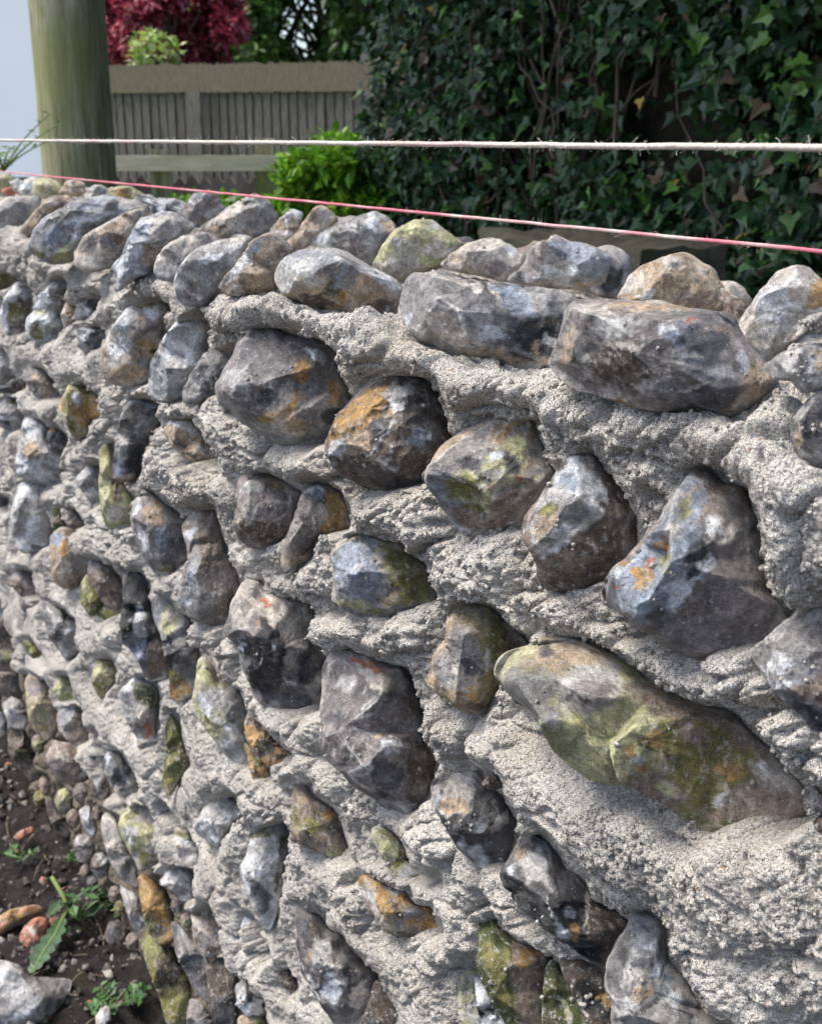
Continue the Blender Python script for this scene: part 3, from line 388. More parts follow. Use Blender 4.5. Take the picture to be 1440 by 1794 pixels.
N|F|bm|578,290 583,60 600,-60 690,-62 722,20 832,88 892,160 902,260 942,380 985,525 900,442 760,362 658,312|650,60,1 760,200,1.1 880,360,1|t,640,20,40,60,0;o,800,130,80,30,20;m,700,200,80,60,0;B,860,200,40,60,0;y,860,380,60,60,40
N|F|og|998,560 1040,508 1110,538 1202,588 1292,598 1352,688 1442,708 1492,800 1512,945 1400,905 1180,862 1108,762 1048,662|1130,640,1 1250,720,1.15 1400,800,1.1|G 1000,560 1060,520 1100,600 1110,700 1180,850 1108,762;t,1080,560,60,30,20;B,1350,890,150,20,8;B,1240,730,60,20,60
N|F|Gw|256,460 300,380 328,228 420,198 490,156 542,220 562,300 532,420 522,560 492,720 452,865 400,822 338,722 288,560|430,280,1 420,450,1.1 400,680,1|w,400,470,36,110,-30;w,420,740,30,80,-10;d 300,490 380,560 460,660 400,760 340,700;m,400,240,80,30,-10;B,520,330,30,90,0;B,490,560,24,80,0
N|F|Gw|-30,200 28,88 150,-20 262,58 314,110 232,152 162,242 122,335 58,294|90,180,1.05|w,40,220,40,70,-20;g,180,60,60,60,0;w,90,270,40,20,20
N|F|wt|226,740 270,736 372,810 384,890 444,1030 380,1074 318,1012 268,880|310,840,1|o,355,850,20,50,0;o,400,1020,50,30,0;w,290,880,26,110,-20
N|F|dv|602,720 680,738 772,758 802,860 902,888 962,1000 1102,1110 1114,1180 1064,1332 980,1445 850,1450 758,1300 648,1112 618,950|700,850,1 820,1000,1.1 860,1200,1.05 1000,1150,1|w,830,1230,50,110,-15;G,760,1000,90,110,20;t,690,1040,20,50,10;k,930,1130,30,90,-10;B,720,850,40,50,0;G,700,1170,16,120,-30;p,1000,1280,50,90,20
N|F|Bd|1056,1340 1110,1148 1244,1372 1212,1510 980,1510||
N|F|yG|1078,220 1140,198 1232,258 1302,350 1302,440 1422,500 1502,522 1442,572 1320,554 1228,492 1148,392|1200,340,1|m,1190,260,100,16,40;M,1370,520,70,26,10;m,1260,400,40,50,0
N|F|Bd|40,1080 150,1018 232,1100 234,1250 222,1450 80,1450 58,1300||
N|F|gw|228,1200 280,1178 312,1240 382,1290 414,1384 300,1394 238,1322|300,1260,1|w,270,1260,20,60,0;k,310,1280,24,40,0
N|F|tm|248,1400 380,1348 424,1440 424,1540 228,1540||
N|F|Bv|468,1110 560,1088 604,1180 602,1265 520,1202||
K|F|tm|152,680 208,620 228,520 300,430 300,300 342,178 420,198 560,238 682,340 762,430 820,482 722,532 642,652 592,782 562,854 470,904 400,882 308,802 198,740|380,330,1 440,560,1 330,600,.9 560,400,1.15 560,640,1.15 430,830,.9|g 214,620 310,420 365,330 460,400 540,600 490,700 380,740 270,760;d,450,620,70,50,20;y 400,230 560,240 640,330 560,420 480,340;m 560,240 690,345 760,430 640,560 600,600 550,420;B 590,260 690,345 820,482 722,532 620,600 680,450;o,460,790,40,70,-20;o,540,680,20,50,0;t,200,690,50,70,-20;B,500,860,80,30,-15;p,560,560,24,90,0;p,370,640,26,60,-30;B,330,290,20,30,0;p,400,740,60,20,20
L|F|yb|-586,380 -546,230 -480,160 -370,120 -330,70 -280,48 -100,88 60,128 180,218 300,288 400,390 540,438 680,498 800,508 950,620 1062,740 1202,880 1314,980 1340,1100 1255,1222 1100,1332 1020,1374 960,1332 840,1262 660,1272 540,1182 420,1082 260,1002 100,982 0,962 -150,862 -240,740 -330,580 -380,530 -520,502 -562,450|-440,320,.9 -330,500,.85 -230,300,1.1 -60,300,.9 -180,590,1.05 20,640,.7 220,420,1.15 280,680,.9 420,960,1.1 480,700,1.2 600,1080,1.1 800,850,1.15 900,1000,1.2 1150,950,1.05 1050,1200,.95 760,620,1.05|g -586,380 -546,240 -440,250 -300,300 -240,250 -220,420 -330,560 -520,500;t -380,130 -280,50 60,130 180,220 100,240 -60,260 -200,240 -330,240;d,-290,150,50,60,-10;G -230,350 -120,250 120,200 200,380 60,520 -180,540;v -120,380 0,300 130,340 140,480 -40,560 -130,500;d,-20,620,110,50,-10;d,100,650,60,40,0;d,-140,440,30,50,0;d,-60,460,40,30,0;y -180,600 60,560 240,560 320,700 180,860 0,900 -140,820;b 180,420 300,290 540,440 680,500 800,510 1060,740 1000,780 700,700 500,620 400,560;m 420,560 700,600 1000,780 1040,900 760,1180 640,1120 500,960 420,760;o,270,830,110,40,50;o,850,900,110,60,-10;p,1130,940,140,60,30;w,800,1110,50,34,-20;w,280,830,40,30,20;b 800,1200 900,980 1200,1000 1335,1100 1250,1220 1100,1330 1020,1370 860,1270;M 480,1100 560,1080 740,1240 660,1272 540,1182;m,600,1180,90,50,40;M,860,1230,60,30,0;y,440,1010,60,60,30;M,340,740,60,40,20;w,1100,900,60,20,30;B,600,700,14,30,20;B,720,760,12,26,60;p,400,620,24,30,0;G,-250,560,60,60,0;p,140,400,20,90,50;o,380,700,60,60,0;b,620,680,130,60,20
K|F|Bb|525,1340 560,1290 600,1290 650,1340 640,1370 560,1380||
O|F|kd|198,-60 300,-160 500,-150 542,-60 622,0 682,80 718,160 712,260 672,380 642,512 560,492 440,402 350,302 278,180 226,80|560,60,1 480,200,1.1 640,200,1|p 198,-60 300,-160 500,-150 530,-60 450,30 400,120 300,150 226,80;t,350,60,90,70,0;w,240,30,20,80,0;w 375,255 440,330 500,330 550,380 562,480 470,420 400,340;G,640,150,30,80,35;t,580,190,10,24,0
O|F|kd|636,530 678,470 718,370 770,288 860,248 930,288 1002,380 1044,470 1142,520 1214,640 1302,700 1402,740 1446,800 1382,902 1362,1002 1332,1112 1230,1084 1140,992 1050,932 950,862 800,742 718,642|850,330,1 1000,500,1.05 930,650,1.15 1150,640,1.1 1100,850,1 1300,850,1|G 740,380 860,340 930,450 960,600 900,540 800,540;t,740,370,40,40,0;d 950,300 1040,470 1140,530 1160,640 1000,640 960,500;w,1070,740,30,50,-20;w,1020,870,60,30,40;w,700,470,24,40,20;o,1100,860,30,60,0;B 1180,640 1300,700 1446,800 1382,902 1332,1112 1250,1080 1290,950 1180,860;p,1170,720,16,120,0;k,1210,970,70,90,-20;G,950,740,10,120,-12
O|F|Mm|505,980 498,800 540,645 600,760 662,868 760,938 945,1008 932,1100 902,1200 922,1300 905,1520 720,1520 618,1350 538,1200 488,1080|600,800,1 620,1000,1.1 800,1050,1 700,1250,1.05|b 700,900 945,1008 905,1200 905,1500 780,1500 700,1200;m,590,1080,60,160,-20;m,640,1250,30,120,-25;o,820,1020,80,60,0
O|F|yG|368,1150 400,1078 470,1066 502,1180 524,1520 378,1520|440,1150,1|g,410,1220,30,90,0;G,460,1350,40,90,0
O|F|kw|468,1120 530,1178 622,1340 704,1440 704,1520 520,1520 488,1300|560,1300,1|w,540,1270,30,20,0;w,560,1400,40,40,0;G,490,1050,20,50,0;w,640,1440,30,50,0
O|F|MB|928,1080 982,1028 1122,1280 1204,1440 1194,1520 900,1520 908,1200|1000,1200,1|y,1060,1350,30,80,-20;m,960,1250,30,90,0
O|F|Bk|998,1040 1150,1048 1334,1118 1314,1180 1364,1300 1354,1520 1210,1520 1118,1290 1038,1160|1150,1120,1|p,1160,1350,14,90,-30;o,1290,1290,60,60,0
P|F|gG|85,1190 108,1040 148,940 180,880 250,780 330,748 420,800 472,870 452,920 482,1040 564,1150 624,1260 704,1370 855,1440 905,1540 130,1540 128,1320|300,850,1 230,1080,1.1 420,1130,1 400,1350,1.05 600,1420,.9|w,370,940,40,60,-20;G,240,1100,60,120,10;w,500,1260,80,90,-30;u,420,1100,70,90,0;t,300,1250,60,60,0;d,180,1020,40,80,10;G,200,1350,80,60,0;p,540,1200,40,90,-30;d,360,1080,20,50,0
L|F|Bb|1380,1240 1440,1185 1570,1190 1570,1360 1420,1300||
L|F|vg|1330,1010 1400,1000 1440,1060 1570,1050 1570,1180 1440,1180 1340,1160||
H|F|Bv|820,250 1180,20 1250,-20 1255,80 1190,100 990,220||
'''
T = [l for l in T.strip().split('\n')]  # the small dark E row at the left edge colours in a shaded gap
T = [l for l in T if not l.startswith('H|F|Bv|820')]
LAB = {  # outline's first point -> what singles the flint out
 'B478': 'long pale grey and tan flint with an angular dark underside on the top course',
 'C3': 'large blue grey flint with chipped glassy facets and a dark notch on the top course',
 'D-256': 'largest grey brown block like flint on the top course with scuffed face and tan rim',
 'F118': 'large rounded grey flint with ochre stains below the grey lump of mortar',
 'F793': 'dark brown black flint with an orange left flank', 'G158': 'squat flint with grey top and yellow green mossy centre',
 'G775': 'upright flint with white ringed grey window and dark brown right side',
 'H60': 'tall flint with blue white fractured left face, rust streaks and brown cortex', 'L998': 'blue black glossy flint at the right edge of the wall',
 'L-586': 'longest flint, olive and moss green with pale yellow left end', 'K152': 'teardrop flint with dark grey face and mossy tan rim',
 'J156': 'hollowed flint with a black glossy face and pale brown sockets', 'J783': 'tall purple grey flint with scalloped facets and rust pale top',
 'J846': 'flint half blue grey, half moss green', 'O198': 'black glossy flint with a white scuff at its lower left',
 'O636': 'long black flint with a grey window and white spots', 'O505': 'dark moss green flint at the foot of the picture',
 'P85': 'mottled grey and white flint bulging at the bottom', 'F212': 'smooth rounded purple brown flint', 'F486': 'wedge flint with grey left face and ochre right side',
 'E698': 'dark slab like flint standing on end', 'N998': 'bright ochre orange flint', 'I1052': 'narrow bright moss green flint', 'I782': 'tall black flint with a painted white glint streak',  # the tall black flint's glint is a white patch in its colour
 'J-130': 'tall flint with brown cortex on the right and grey glass on the left', 'A690': 'pale blue flint with a tan right side',
 'C640': 'pointed back row flint with blue grey fractured top and pale flank', 'D135': 'domed tan back row flint', 'D875': 'pale speckled back row flint with an ochre shoulder',
 'C-175': 'yellow green back row flint', 'A190': 'long blue grey flint with white edges on the far top', 'N256': 'tapered white and grey flint set upright in smooth mortar',
 'E382': 'yellow mossy flint with a knob on its right', 'I552': 'round brown flint in a crescent of moss'}
STONES = []
for l in T:
    cr, row, base, poly, pk, pt = (l.split('|')+['', ''])[:6]
    ox, oy = CROP[cr]; cv = lambda x, y: (ox+float(x)/3.6, oy+float(y)/3.6)
    P = [cv(*q.split(',')) for q in poly.split()]
    K = [cv(*q.split(',')[:2])+(float(q.split(',')[2]),) for q in pk.split()]
    Z = []
    for q in filter(None, pt.split(';')):
        if ' ' in q.strip():
            a = q.split(); Z.append((a[0], [cv(*b.split(',')) for b in a[1:]]))
        else:
            a = q.split(','); x, y = cv(a[1], a[2]); Z.append((a[0], (x, y, float(a[3])/3.6, float(a[4])/3.6, math.radians(float(a[5])))))
    P = np.array(P); c_ = (P.max(0)+P.min(0))/2; P = c_+(P-c_)*(1.055 if row == 'F' else 1.02)
    STONES.append(dict(key=cr+poly.split(',')[0], row=row, base=base, poly=np.array(P), peaks=K, pat=Z))
rg_ = np.random.default_rng(5); NTR = len(STONES)
for _ in range(4000):                     # small old flints packed into the foot of the wall
    c_ = np.array([rg_.uniform(-30, 330), rg_.uniform(1020, 1800)]); W_ = hit([c_], 1, 0.)[0]
    if W_[2] < -.01 or W_[2] > .265 or W_[0] > -1.0: continue
    if max(polydist(c_[:1], c_[1:], q['poly'])[0] for q in STONES) > -10: continue
    a_ = np.arange(9)/9*2*math.pi; r_ = rg_.uniform(14, 27)*rg_.uniform(.8, 1.2, 9); r_ = np.minimum(r_, -max(polydist(c_[:1], c_[1:], q['poly'])[0] for q in STONES)+2)
    if r_.mean() < 11: continue
    STONES.append(dict(key='x', row='F', base=['bv', 'Bb', 'vB', 'tb', 'mB', 'dv', 'by'][rg_.integers(7)], poly=np.stack([c_[0]+r_*np.cos(a_)*.8, c_[1]+r_*np.sin(a_)*1.15], 1), peaks=[], pat=[]))
ROWY = dict(F=0.0, T=0.045, K=0.20)
def outline_radius(poly, c, th):        # farthest crossing of each ray from c with the outline
    R = np.zeros(len(th)); n = len(poly); dx, dy = np.cos(th), np.sin(th)
    for k in range(n):
        a = poly[k]-c; e = poly[(k+1) % n]-poly[k]
        den = dx*e[1]-dy*e[0]; den = np.where(abs(den) < 1e-9, 1e-9, den)
        t = (a[0]*e[1]-a[1]*e[0])/den; u = (a[0]*dy-a[1]*dx)/den
        R = np.where((u >= -1e-6) & (u <= 1+1e-6) & (t > 0), np.maximum(R, t), R)
    R = np.where(R <= 0, np.median(R), R)
    k = np.array([.25, .5, .25]); return k[0]*np.roll(R, 1)+k[1]*R+k[2]*np.roll(R, -1)
def build_flint(s, idx, plane=None):
    poly = s['poly']; n = len(poly)
    x, y = poly[:, 0], poly[:, 1]; x1, y1 = np.roll(x, -1), np.roll(y, -1)
    A = (x*y1-x1*y).sum()/2; c = np.array([((x+x1)*(x*y1-x1*y)).sum(), ((y+y1)*(x*y1-x1*y)).sum()])/(6*A)
    area = abs(A); rng = np.random.default_rng(100+idx)
    if plane is None:
        C = hit([c], 1, ROWY[s['row']])[0]; V = C-CAM; V /= np.linalg.norm(V)
        out = np.array([0, -1., .15]) if s['row'] == 'F' else np.array([0, -.8, .45])
        graz = abs(V[1]); a = .35+.45*(1-graz)
        N = -V*a+out*(1-a)
    else:
        C = hit([c], 2, plane)[0]; V = C-CAM; V /= np.linalg.norm(V); N = -V*.6+np.array([0, 0, .4])
    N /= np.linalg.norm(N)
    s['C'], s['N'] = C, N
    dist = (C-CAM)@FW; mpp = dist/FPX
    wmin = math.sqrt(area/math.pi)*mpp
    bb = poly.max(0)-poly.min(0); wmin = min(wmin, min(bb)*.62*mpp)
    Th = wmin*.85
    nt = int(np.clip(math.sqrt(area)*1.0, 40, 200)); nr = int(np.clip(nt*.36, 14, 70))
    kn = 1+rng.uniform(-.024, .024, 34); jit = lambda a: np.interp((a % (2*math.pi))/(2*math.pi)*34, np.arange(35), np.append(kn, kn[0]))
    th = np.arange(nt)/nt*2*math.pi; R = outline_radius(poly, c, th)*jit(th)
    t = np.linspace(0, 1, nr+1)[1:]**.9
    PX = c[0]+np.outer(t, R*np.cos(th)); PY = c[1]+np.outer(t, R*np.sin(th))
    px = np.append(PX.ravel(), c[0]); py = np.append(PY.ravel(), c[1]); tt = np.append(np.repeat(t, nt), 0)
    # facets: triangulated peaks under the outline
    pk = list(s['peaks']); r0 = math.sqrt(area/math.pi)
    if not pk:
        for k in range(rng.integers(2, 4)):
            a = rng.uniform(0, 6.28); q = rng.uniform(.15, .5)*r0; pk.append((c[0]+q*math.cos(a), c[1]+q*math.sin(a), rng.uniform(.8, 1.15)))
    else:
        pk = [p for p in pk if polydist(np.array([p[0]]), np.array([p[1]]), poly)[0] > 2]
    pk = [(a_, b_, .98+(c_-.98)*1.45) for a_, b_, c_ in pk]
    rim = [(p[0], p[1], .40+.12*rng.uniform(-1, 1)) for p in np.stack([c[0]+R*np.cos(th), c[1]+R*np.sin(th)], 1)[::max(1, nt//20)]*1.0]
    pts = [(q[0], q[1]) for q in rim]+[(q[0], q[1]) for q in pk]; hh = [q[2] for q in rim]+[q[2] for q in pk]
    res = delaunay_2d_cdt([Vector(p) for p in pts], [], [], 0, 1e-6)
    vs = np.array([v[:] for v in res[0]]); hv = np.array([hh[o[0]] if o else .6 for o in res[3]])
    H = np.full(len(px), np.nan)
    for f in res[2]:
        if len(f) != 3: continue
        a, b, d = vs[f[0]], vs[f[1]], vs[f[2]]; den = (b[1]-d[1])*(a[0]-d[0])+(d[0]-b[0])*(a[1]-d[1])
        if abs(den) < 1e-9: continue
        w0 = ((b[1]-d[1])*(px-d[0])+(d[0]-b[0])*(py-d[1]))/den; w1 = ((d[1]-a[1])*(px-d[0])+(a[0]-d[0])*(py-d[1]))/den; w2 = 1-w0-w1
        i = (w0 > -1e-4) & (w1 > -1e-4) & (w2 > -1e-4); H[i] = (w0*hv[f[0]]+w1*hv[f[1]]+w2*hv[f[2]])[i]
    H = np.where(np.isnan(H), .52, H)
    prof = np.sqrt(np.clip(1-tt**7, 0, 1))
    h = Th*H*prof
    hpre = h.copy(); cutid = np.zeros(len(px), int); rimd = np.full(len(px), 9.)
    for q in range(int(rng.integers(3, 6)) if PAL[s['base'][0]][3] > .15 else 1):      # broken faces
        f_ = rng.uniform(0, 6.28); sl = rng.uniform(.45, 1.3); d_ = rng.uniform(.05, .6)
        e_ = ((px-c[0])*math.cos(f_)+(py-c[1])*math.sin(f_))/r0
        hp_ = Th*(1.0-sl*(e_-d_)); rimd = np.minimum(rimd, np.abs(hp_-h)/max(sl, .6)*1.0); cutid = np.where(hp_ < h, q+1, cutid); h = np.minimum(h, np.maximum(hp_, h*.25))
    # in-plane axes; pixel offsets -> plane
    e1 = np.cross(UP, N); e1 /= np.linalg.norm(e1); e2 = np.cross(N, e1)
    def ray_plane(ax, ay):
        d = rays(np.stack([ax, ay], 1)); k = ((C-CAM)@N)/(d@N); return CAM+d*k[:, None]
    Q = ray_plane(px, py); q1, q2 = (Q-C)@e1, (Q-C)@e2
    base = C+np.outer(q1, e1)+np.outer(q2, e2)+np.outer(h, N)
    gl0 = PAL[s['base'][0]][3]
    amp = np.clip(wmin, .008, .05)
    warp = base+np.stack([fbm(base, .02, 2, 3), fbm(base, .02, 2, 4), fbm(base, .02, 2, 5)], 1)*.006
    w1, w2 = worley(warp, max(.014, wmin*.85), idx % 97, True)
    ripple = np.sin(w1*18+idx)*.012*gl0
    dh = amp*(.34*gl0+.06)*(w1**2-.35+ripple)+fbm(base, .012, 3, 9)*.0009+fbm(base, .045, 2, 8)*amp*.06
    dh += (worley(base, .006, 3)-.5)*.0011+fbm(base, .006, 2, 13)*.0005
    s1 = worley(warp*np.array([1, 1, 1.3]), max(.007, wmin*.26), idx % 89+7); dh += amp*(.07*gl0+.01)*(s1**2-.35)
    h = h+dh*np.clip(prof*1.6, 0, 1)
    # back of the stone, bedded in the mortar
    nb = 7; tb = np.linspace(1, 0.0, nb+1)[1:]
    B1 = np.concatenate([q1.reshape(-1)[(nr-1)*nt:nr*nt]*k for k in tb]); B2 = np.concatenate([q2[(nr-1)*nt:nr*nt]*k for k in tb])
    hb = np.concatenate([np.full(nt, -Th*.9*math.sqrt(1-k*k)) for k in tb])
    a1, a2, ah = np.concatenate([q1, B1]), np.concatenate([q2, B2]), np.concatenate([h, hb])
    # keep the body's outline on the traced outline
    binth = np.linspace(-math.pi, math.pi, 73)
    bm = (binth[:-1]+binth[1:])/2; Rt_ = outline_radius(poly, c, bm)*jit(bm)
    for _ in range(5):
        W = C+np.outer(a1, e1)+np.outer(a2, e2)+np.outer(ah, N); u, v, z = project(W)
        ang = np.arctan2(v-c[1], u-c[0]); rad = np.hypot(u-c[0], v-c[1])
        bi = np.clip(((ang+math.pi)/(2*math.pi)*72).astype(int), 0, 71); nf = nr*nt+1; mx = np.zeros(72); np.maximum.at(mx, bi[:nf], rad[:nf])
        ratio = np.where(mx > 0, Rt_/np.maximum(mx, 1e-6), 1); ratio = np.clip(ratio, .5, 1.8)
        ratio = .25*np.roll(ratio, 1)+.5*ratio+.25*np.roll(ratio, -1)
        f = np.interp(ang, np.concatenate([[binth[0]-.04], (binth[:-1]+binth[1:])/2, [binth[-1]+.04]]), np.concatenate([[ratio[-1]], ratio, [ratio[0]]]))
        if _ == 4: mb = np.zeros(72); np.maximum.at(mb, bi[nf:], rad[nf:]); g2 = np.clip(Rt_/np.maximum(mb, 1e-6), .4, 1.3); f[nf:] = g2[bi[nf:]]*.97
        a1, a2 = a1*f, a2*f
    W = C+np.outer(a1, e1)+np.outer(a2, e2)+np.outer(ah, N)
    # faces
    F = []
    i0 = np.arange(nt); i1 = (i0+1) % nt; ctr = nr*nt
    quads = []
    for r in range(nr-1): quads.append(np.stack([r*nt+i0, (r+1)*nt+i0, (r+1)*nt+i1, r*nt+i1], 1))
    bo = nr*nt+1; prev = (nr-1)*nt
    for r in range(nb):
        cur = bo+r*nt; quads.append(np.stack([prev+i0, cur+i0, cur+i1, prev+i1], 1)); prev = cur
    quads = np.concatenate(quads)
    tri = np.stack([np.full(nt, ctr), i0, i1, i1], 1)   # degenerate quads, cleaned by validate
    # orientation: image y runs down, so flip if the first face looks away
    p0, p1, p2 = W[quads[0, 0]], W[quads[0, 1]], W[quads[0, 2]]
    if np.cross(p1-p0, p2-p0)@N < 0: quads = quads[:, ::-1]; tri = np.stack([np.full(nt, ctr), i1, i0, i0], 1)
    # colour, in wall space
    pxx, pyy, _ = project(W)
    ws = mpp
    P3 = W*1.0
    wx = pxx+fbm(P3, .009, 4, 21)*.006/ws; wy = pyy+fbm(P3, .009, 4, 22)*.006/ws
    ca, cb = np.array(PAL[s['base'][0]]), np.array(PAL[s['base'][-1]])
    m_ = sst(-.05, .35, fbm(P3, wmin*1.1, 4, idx))[:, None]
    col = ca*(1-m_)+cb*m_
    fl = np.abs(W-C).sum(1)*0+1
    dk = float(np.clip(ca[:3].mean()/.2, .15, 1))
    sc_ = dk*(sst(.12, .34, fbm(P3*np.array([1, 1, 2.6]), .016, 4, idx+5))*sst(-.2, .5, fbm(P3, .05, 2, idx+6))*.25*fl)[:, None]; col = col*(1-sc_)+np.array((.52, .50, .47, .2))*sc_
    if gl0 > .3:                          # fresh breaks show dark glass, edged by a pale rind
        nB = len(W)-len(px); cid = np.append(cutid, np.zeros(nB, int)); rd = np.append(rimd, np.full(nB, 9.))
        tones = np.array([PAL[x] for x in 'kduggdu'])
        for q in range(1, 7):
            if rng.random() < .72:
                f = ((cid == q)*(.55+.25*rng.random())*sst(-.45, .0, fbm(P3, .03, 3, idx+q)))[:, None]; tn = tones[rng.integers(len(tones))]*.6+ca*.25; tn[3] = .9; col = col*(1-f)+tn*f
        wd = .0010+.0016*np.clip(fbm(P3, .012, 3, 66)+.3, 0, 1); f = ((1-sst(.3, 1.2, rd/wd))*sst(-.1, .3, fbm(P3, .03, 2, idx+9))*.85*dk)[:, None]; col = col*(1-f)+np.array((.58, .56, .52, .15))*f
    for code, g in s['pat']:
        if isinstance(g, list): sd_ = polydist(wx, wy, g)/max(2.5, .0022/ws); w = sst(-1, 1, sd_)
        else:
            X, Y, rx, ry, an = g; dx, dy = wx-X, wy-Y; a, b = dx*math.cos(an)+dy*math.sin(an), -dx*math.sin(an)+dy*math.cos(an)
            w = 1-sst(.78, 1.08, np.hypot(a/rx, b/ry)+fbm(P3, .009, 4, 31)*.6)
        w = (w*(.93+.2*fbm(P3, .005, 2, 5)))[:, None]; col = col*(1-w)+np.array(PAL[code])*w
    col[:, :3] *= (1+.40*fbm(P3, .004, 2, 15)+.34*fbm(P3, .02, 3, 16))[:, None]; col = np.clip(col, .008, .9)
    tb_ = np.append(tt, np.ones(len(W)-len(tt))); f = (sst(.80, 1.0, tb_)*sst(-.05, .35, fbm(P3, .018, 3, 67))*(.2+.4*dk))[:, None]; col = col*(1-f)+np.array((.50, .465, .41, .05))*f     # smeared mortar
    # chipped, chalky edges between fracture scars
    e = np.concatenate([(1-sst(.0, .10, w2-w1))*np.clip(fbm(base, .015, 2, 44)*2+.1, 0, 1), np.zeros(len(B1))])*.7*min(gl0, .8)*dk
    col = col*(1-e[:, None])+np.array((.52, .51, .48, .1))*e[:, None]
    return W, quads, tri, col, area
def flint_object(name, W, quads, tri, col, parent):
    F = np.concatenate([quads, tri]); V = W.astype(np.float32)
    me = bpy.data.meshes.new(name); me.vertices.add(len(V)); me.vertices.foreach_set('co', local(parent, V).astype(np.float32).ravel() if parent else V.ravel())
    nq, nt_ = len(quads), len(tri); idx = np.concatenate([quads.ravel(), tri[:, :3].ravel()]).astype(np.int32)
    me.loops.add(len(idx)); me.loops.foreach_set('vertex_index', idx); me.polygons.add(nq+nt_)
    ls = np.concatenate([np.arange(nq)*4, nq*4+np.arange(nt_)*3]).astype(np.int32); me.polygons.foreach_set('loop_start', ls)
    me.polygons.foreach_set('loop_total', np.concatenate([np.full(nq, 4), np.full(nt_, 3)]).astype(np.int32))
    me.update(calc_edges=True); me.validate(); me.polygons.foreach_set('use_smooth', np.ones(len(me.polygons), bool))
    a = me.attributes.new('tint', 'FLOAT_COLOR', 'POINT'); a.data.foreach_set('color', col.astype(np.float32).ravel())
    me.materials.append(FLINT); o = bpy.data.objects.new(name, me); sc.collection.objects.link(o)
    if parent: o.parent = parent
    return o
def tri4(tri): return tri
wall = empty('flint_wall', (-1.2, .12, 0))
tag(wall, 'half built flint wall of knapped grey, brown and mossy stones bedded in crumbly lime mortar', 'wall')
built = [build_flint(s, i) for i, s in enumerate(STONES)]
order = sorted(range(len(built)), key=lambda i: -built[i][4])
for i in order[:99]:
    W, q, t_, c_, _ = built[i]; o = flint_object('flint', W, q, t_, c_, wall)
    lab = LAB.get(STONES[i]['key'])
    if lab: o['label'] = lab
rest = [built[i] for i in order[99:]]
# plain rounded flints for the stretch beyond the frame and the back of the wall
def far_flint(C, r, idx):
    nu, nv = 28, 16; u = np.arange(nu)/nu*2*math.pi; v = np.linspace(.02, math.pi-.02, nv)
    D = np.stack([np.outer(np.sin(v), np.cos(u)), np.outer(np.sin(v), np.sin(u)), np.outer(np.cos(v), np.ones(nu))], -1).reshape(-1, 3)
    P = C+D*np.array(r)*(1+.25*fbm(D+idx*7., .9, 2, idx))[:, None]; P += D*((worley(P, .03, idx) - .5)*.012)[:, None]
    i0 = np.arange(nu); i1 = (i0+1) % nu
    q = np.concatenate([np.stack([k*nu+i0, (k+1)*nu+i0, (k+1)*nu+i1, k*nu+i1], 1) for k in range(nv-1)])
    b = 'gvGdbpty'[idx % 8]; m_ = sst(-.1, .4, fbm(P, .04, 3, idx))[:, None]
    return P, q, np.zeros((0, 4), int), np.array(PAL[b])*(1-m_)+np.array(PAL['vGpb'[idx % 4]])*m_, 0
k = 0
for zi in range(11):
    z = .06+zi*.115
    for side, xs in ((0, list(np.arange(-.17, 1.0, .13))+list(np.arange(-4.4, -2.75, .12))), (1, np.arange(-4.4, 1.0, .13))):
        for x in xs:
            k += 1; C = np.array([x+RNG.uniform(-.03, .03)+.06*(zi % 2), -.0 if side == 0 else .27, z+RNG.uniform(-.015, .015)])
            if side == 0 and x > -.4:
                u_, v_, z_ = project(C[None]-[.09, 0, 0])
                if 0 < v_[0] < 1794 and u_[0] < 1470 and z_[0] > .1: continue
            rest.append(far_flint(C, (RNG.uniform(.035, .075), .035, RNG.uniform(.026, .046)), k))
off = 0; VV, QQ, TT, CC = [], [], [], []
for W, q, t_, c_, _ in rest:
    VV.append(W); QQ.append(q+off); TT.append(t_+off); CC.append(c_); off += len(W)
o = flint_object('flints', np.concatenate(VV), np.concatenate(QQ), np.concatenate(TT), np.concatenate(CC), wall); o['kind'] = 'stuff'
# ------------------------------------------------------------------ mortar
def graded(a, b, step_at):
    out = [a]
    while out[-1] < b: out.append(out[-1]+step_at(out[-1]))
    return np.array(out)
MS = .0016 if QUICK else .00115
xs = graded(-4.5, 1.0, lambda x: MS*max(.7, math.hypot(.5, x))/.7 if -3.0 < x < -.2 else .012)
zs = graded(-.1, 1.18, lambda z: MS*math.hypot(.62, 1.36-z)/.72)
ZT, RC = 1.21, .03
prof = [(0, z) for z in zs]; nrm = [(-1, 0)]*len(zs)
for a in np.arange(.05, math.pi/2, MS*1.1/RC): prof.append((RC-RC*math.cos(a), 1.18+RC*math.sin(a))); nrm.append((-math.cos(a), math.sin(a)))
for y in np.arange(RC, .25, MS*1.25): prof.append((y, ZT)); nrm.append((0, 1))
for z in np.arange(ZT-.02, -.1, -.03): prof.append((.27, z)); nrm.append((1, 0))
prof = np.array(prof); nrm = np.array(nrm); nu, nv = len(xs), len(prof)
P = np.empty((nv, nu, 3), np.float32); P[..., 0] = xs; P[..., 1] = prof[:, :1]; P[..., 2] = prof[:, 1:]
NN = np.zeros((nv, nu, 3), np.float32); NN[..., 1] = nrm[:, :1]; NN[..., 2] = nrm[:, 1:]
P = P.reshape(-1, 3); NN = NN.reshape(-1, 3)
SX = np.array([.72, 1, 1.12])
wp = P*SX+np.stack([fbm(P, .05, 2, 51), fbm(P, .05, 2, 52), fbm(P, .05, 2, 53)], 1)*.022
l1, l1b = worley(wp, .055, 61, True); wp2 = P+np.stack([vnoise(P, .014, 54), vnoise(P, .014, 55), vnoise(P, .014, 56)], 1)*.006
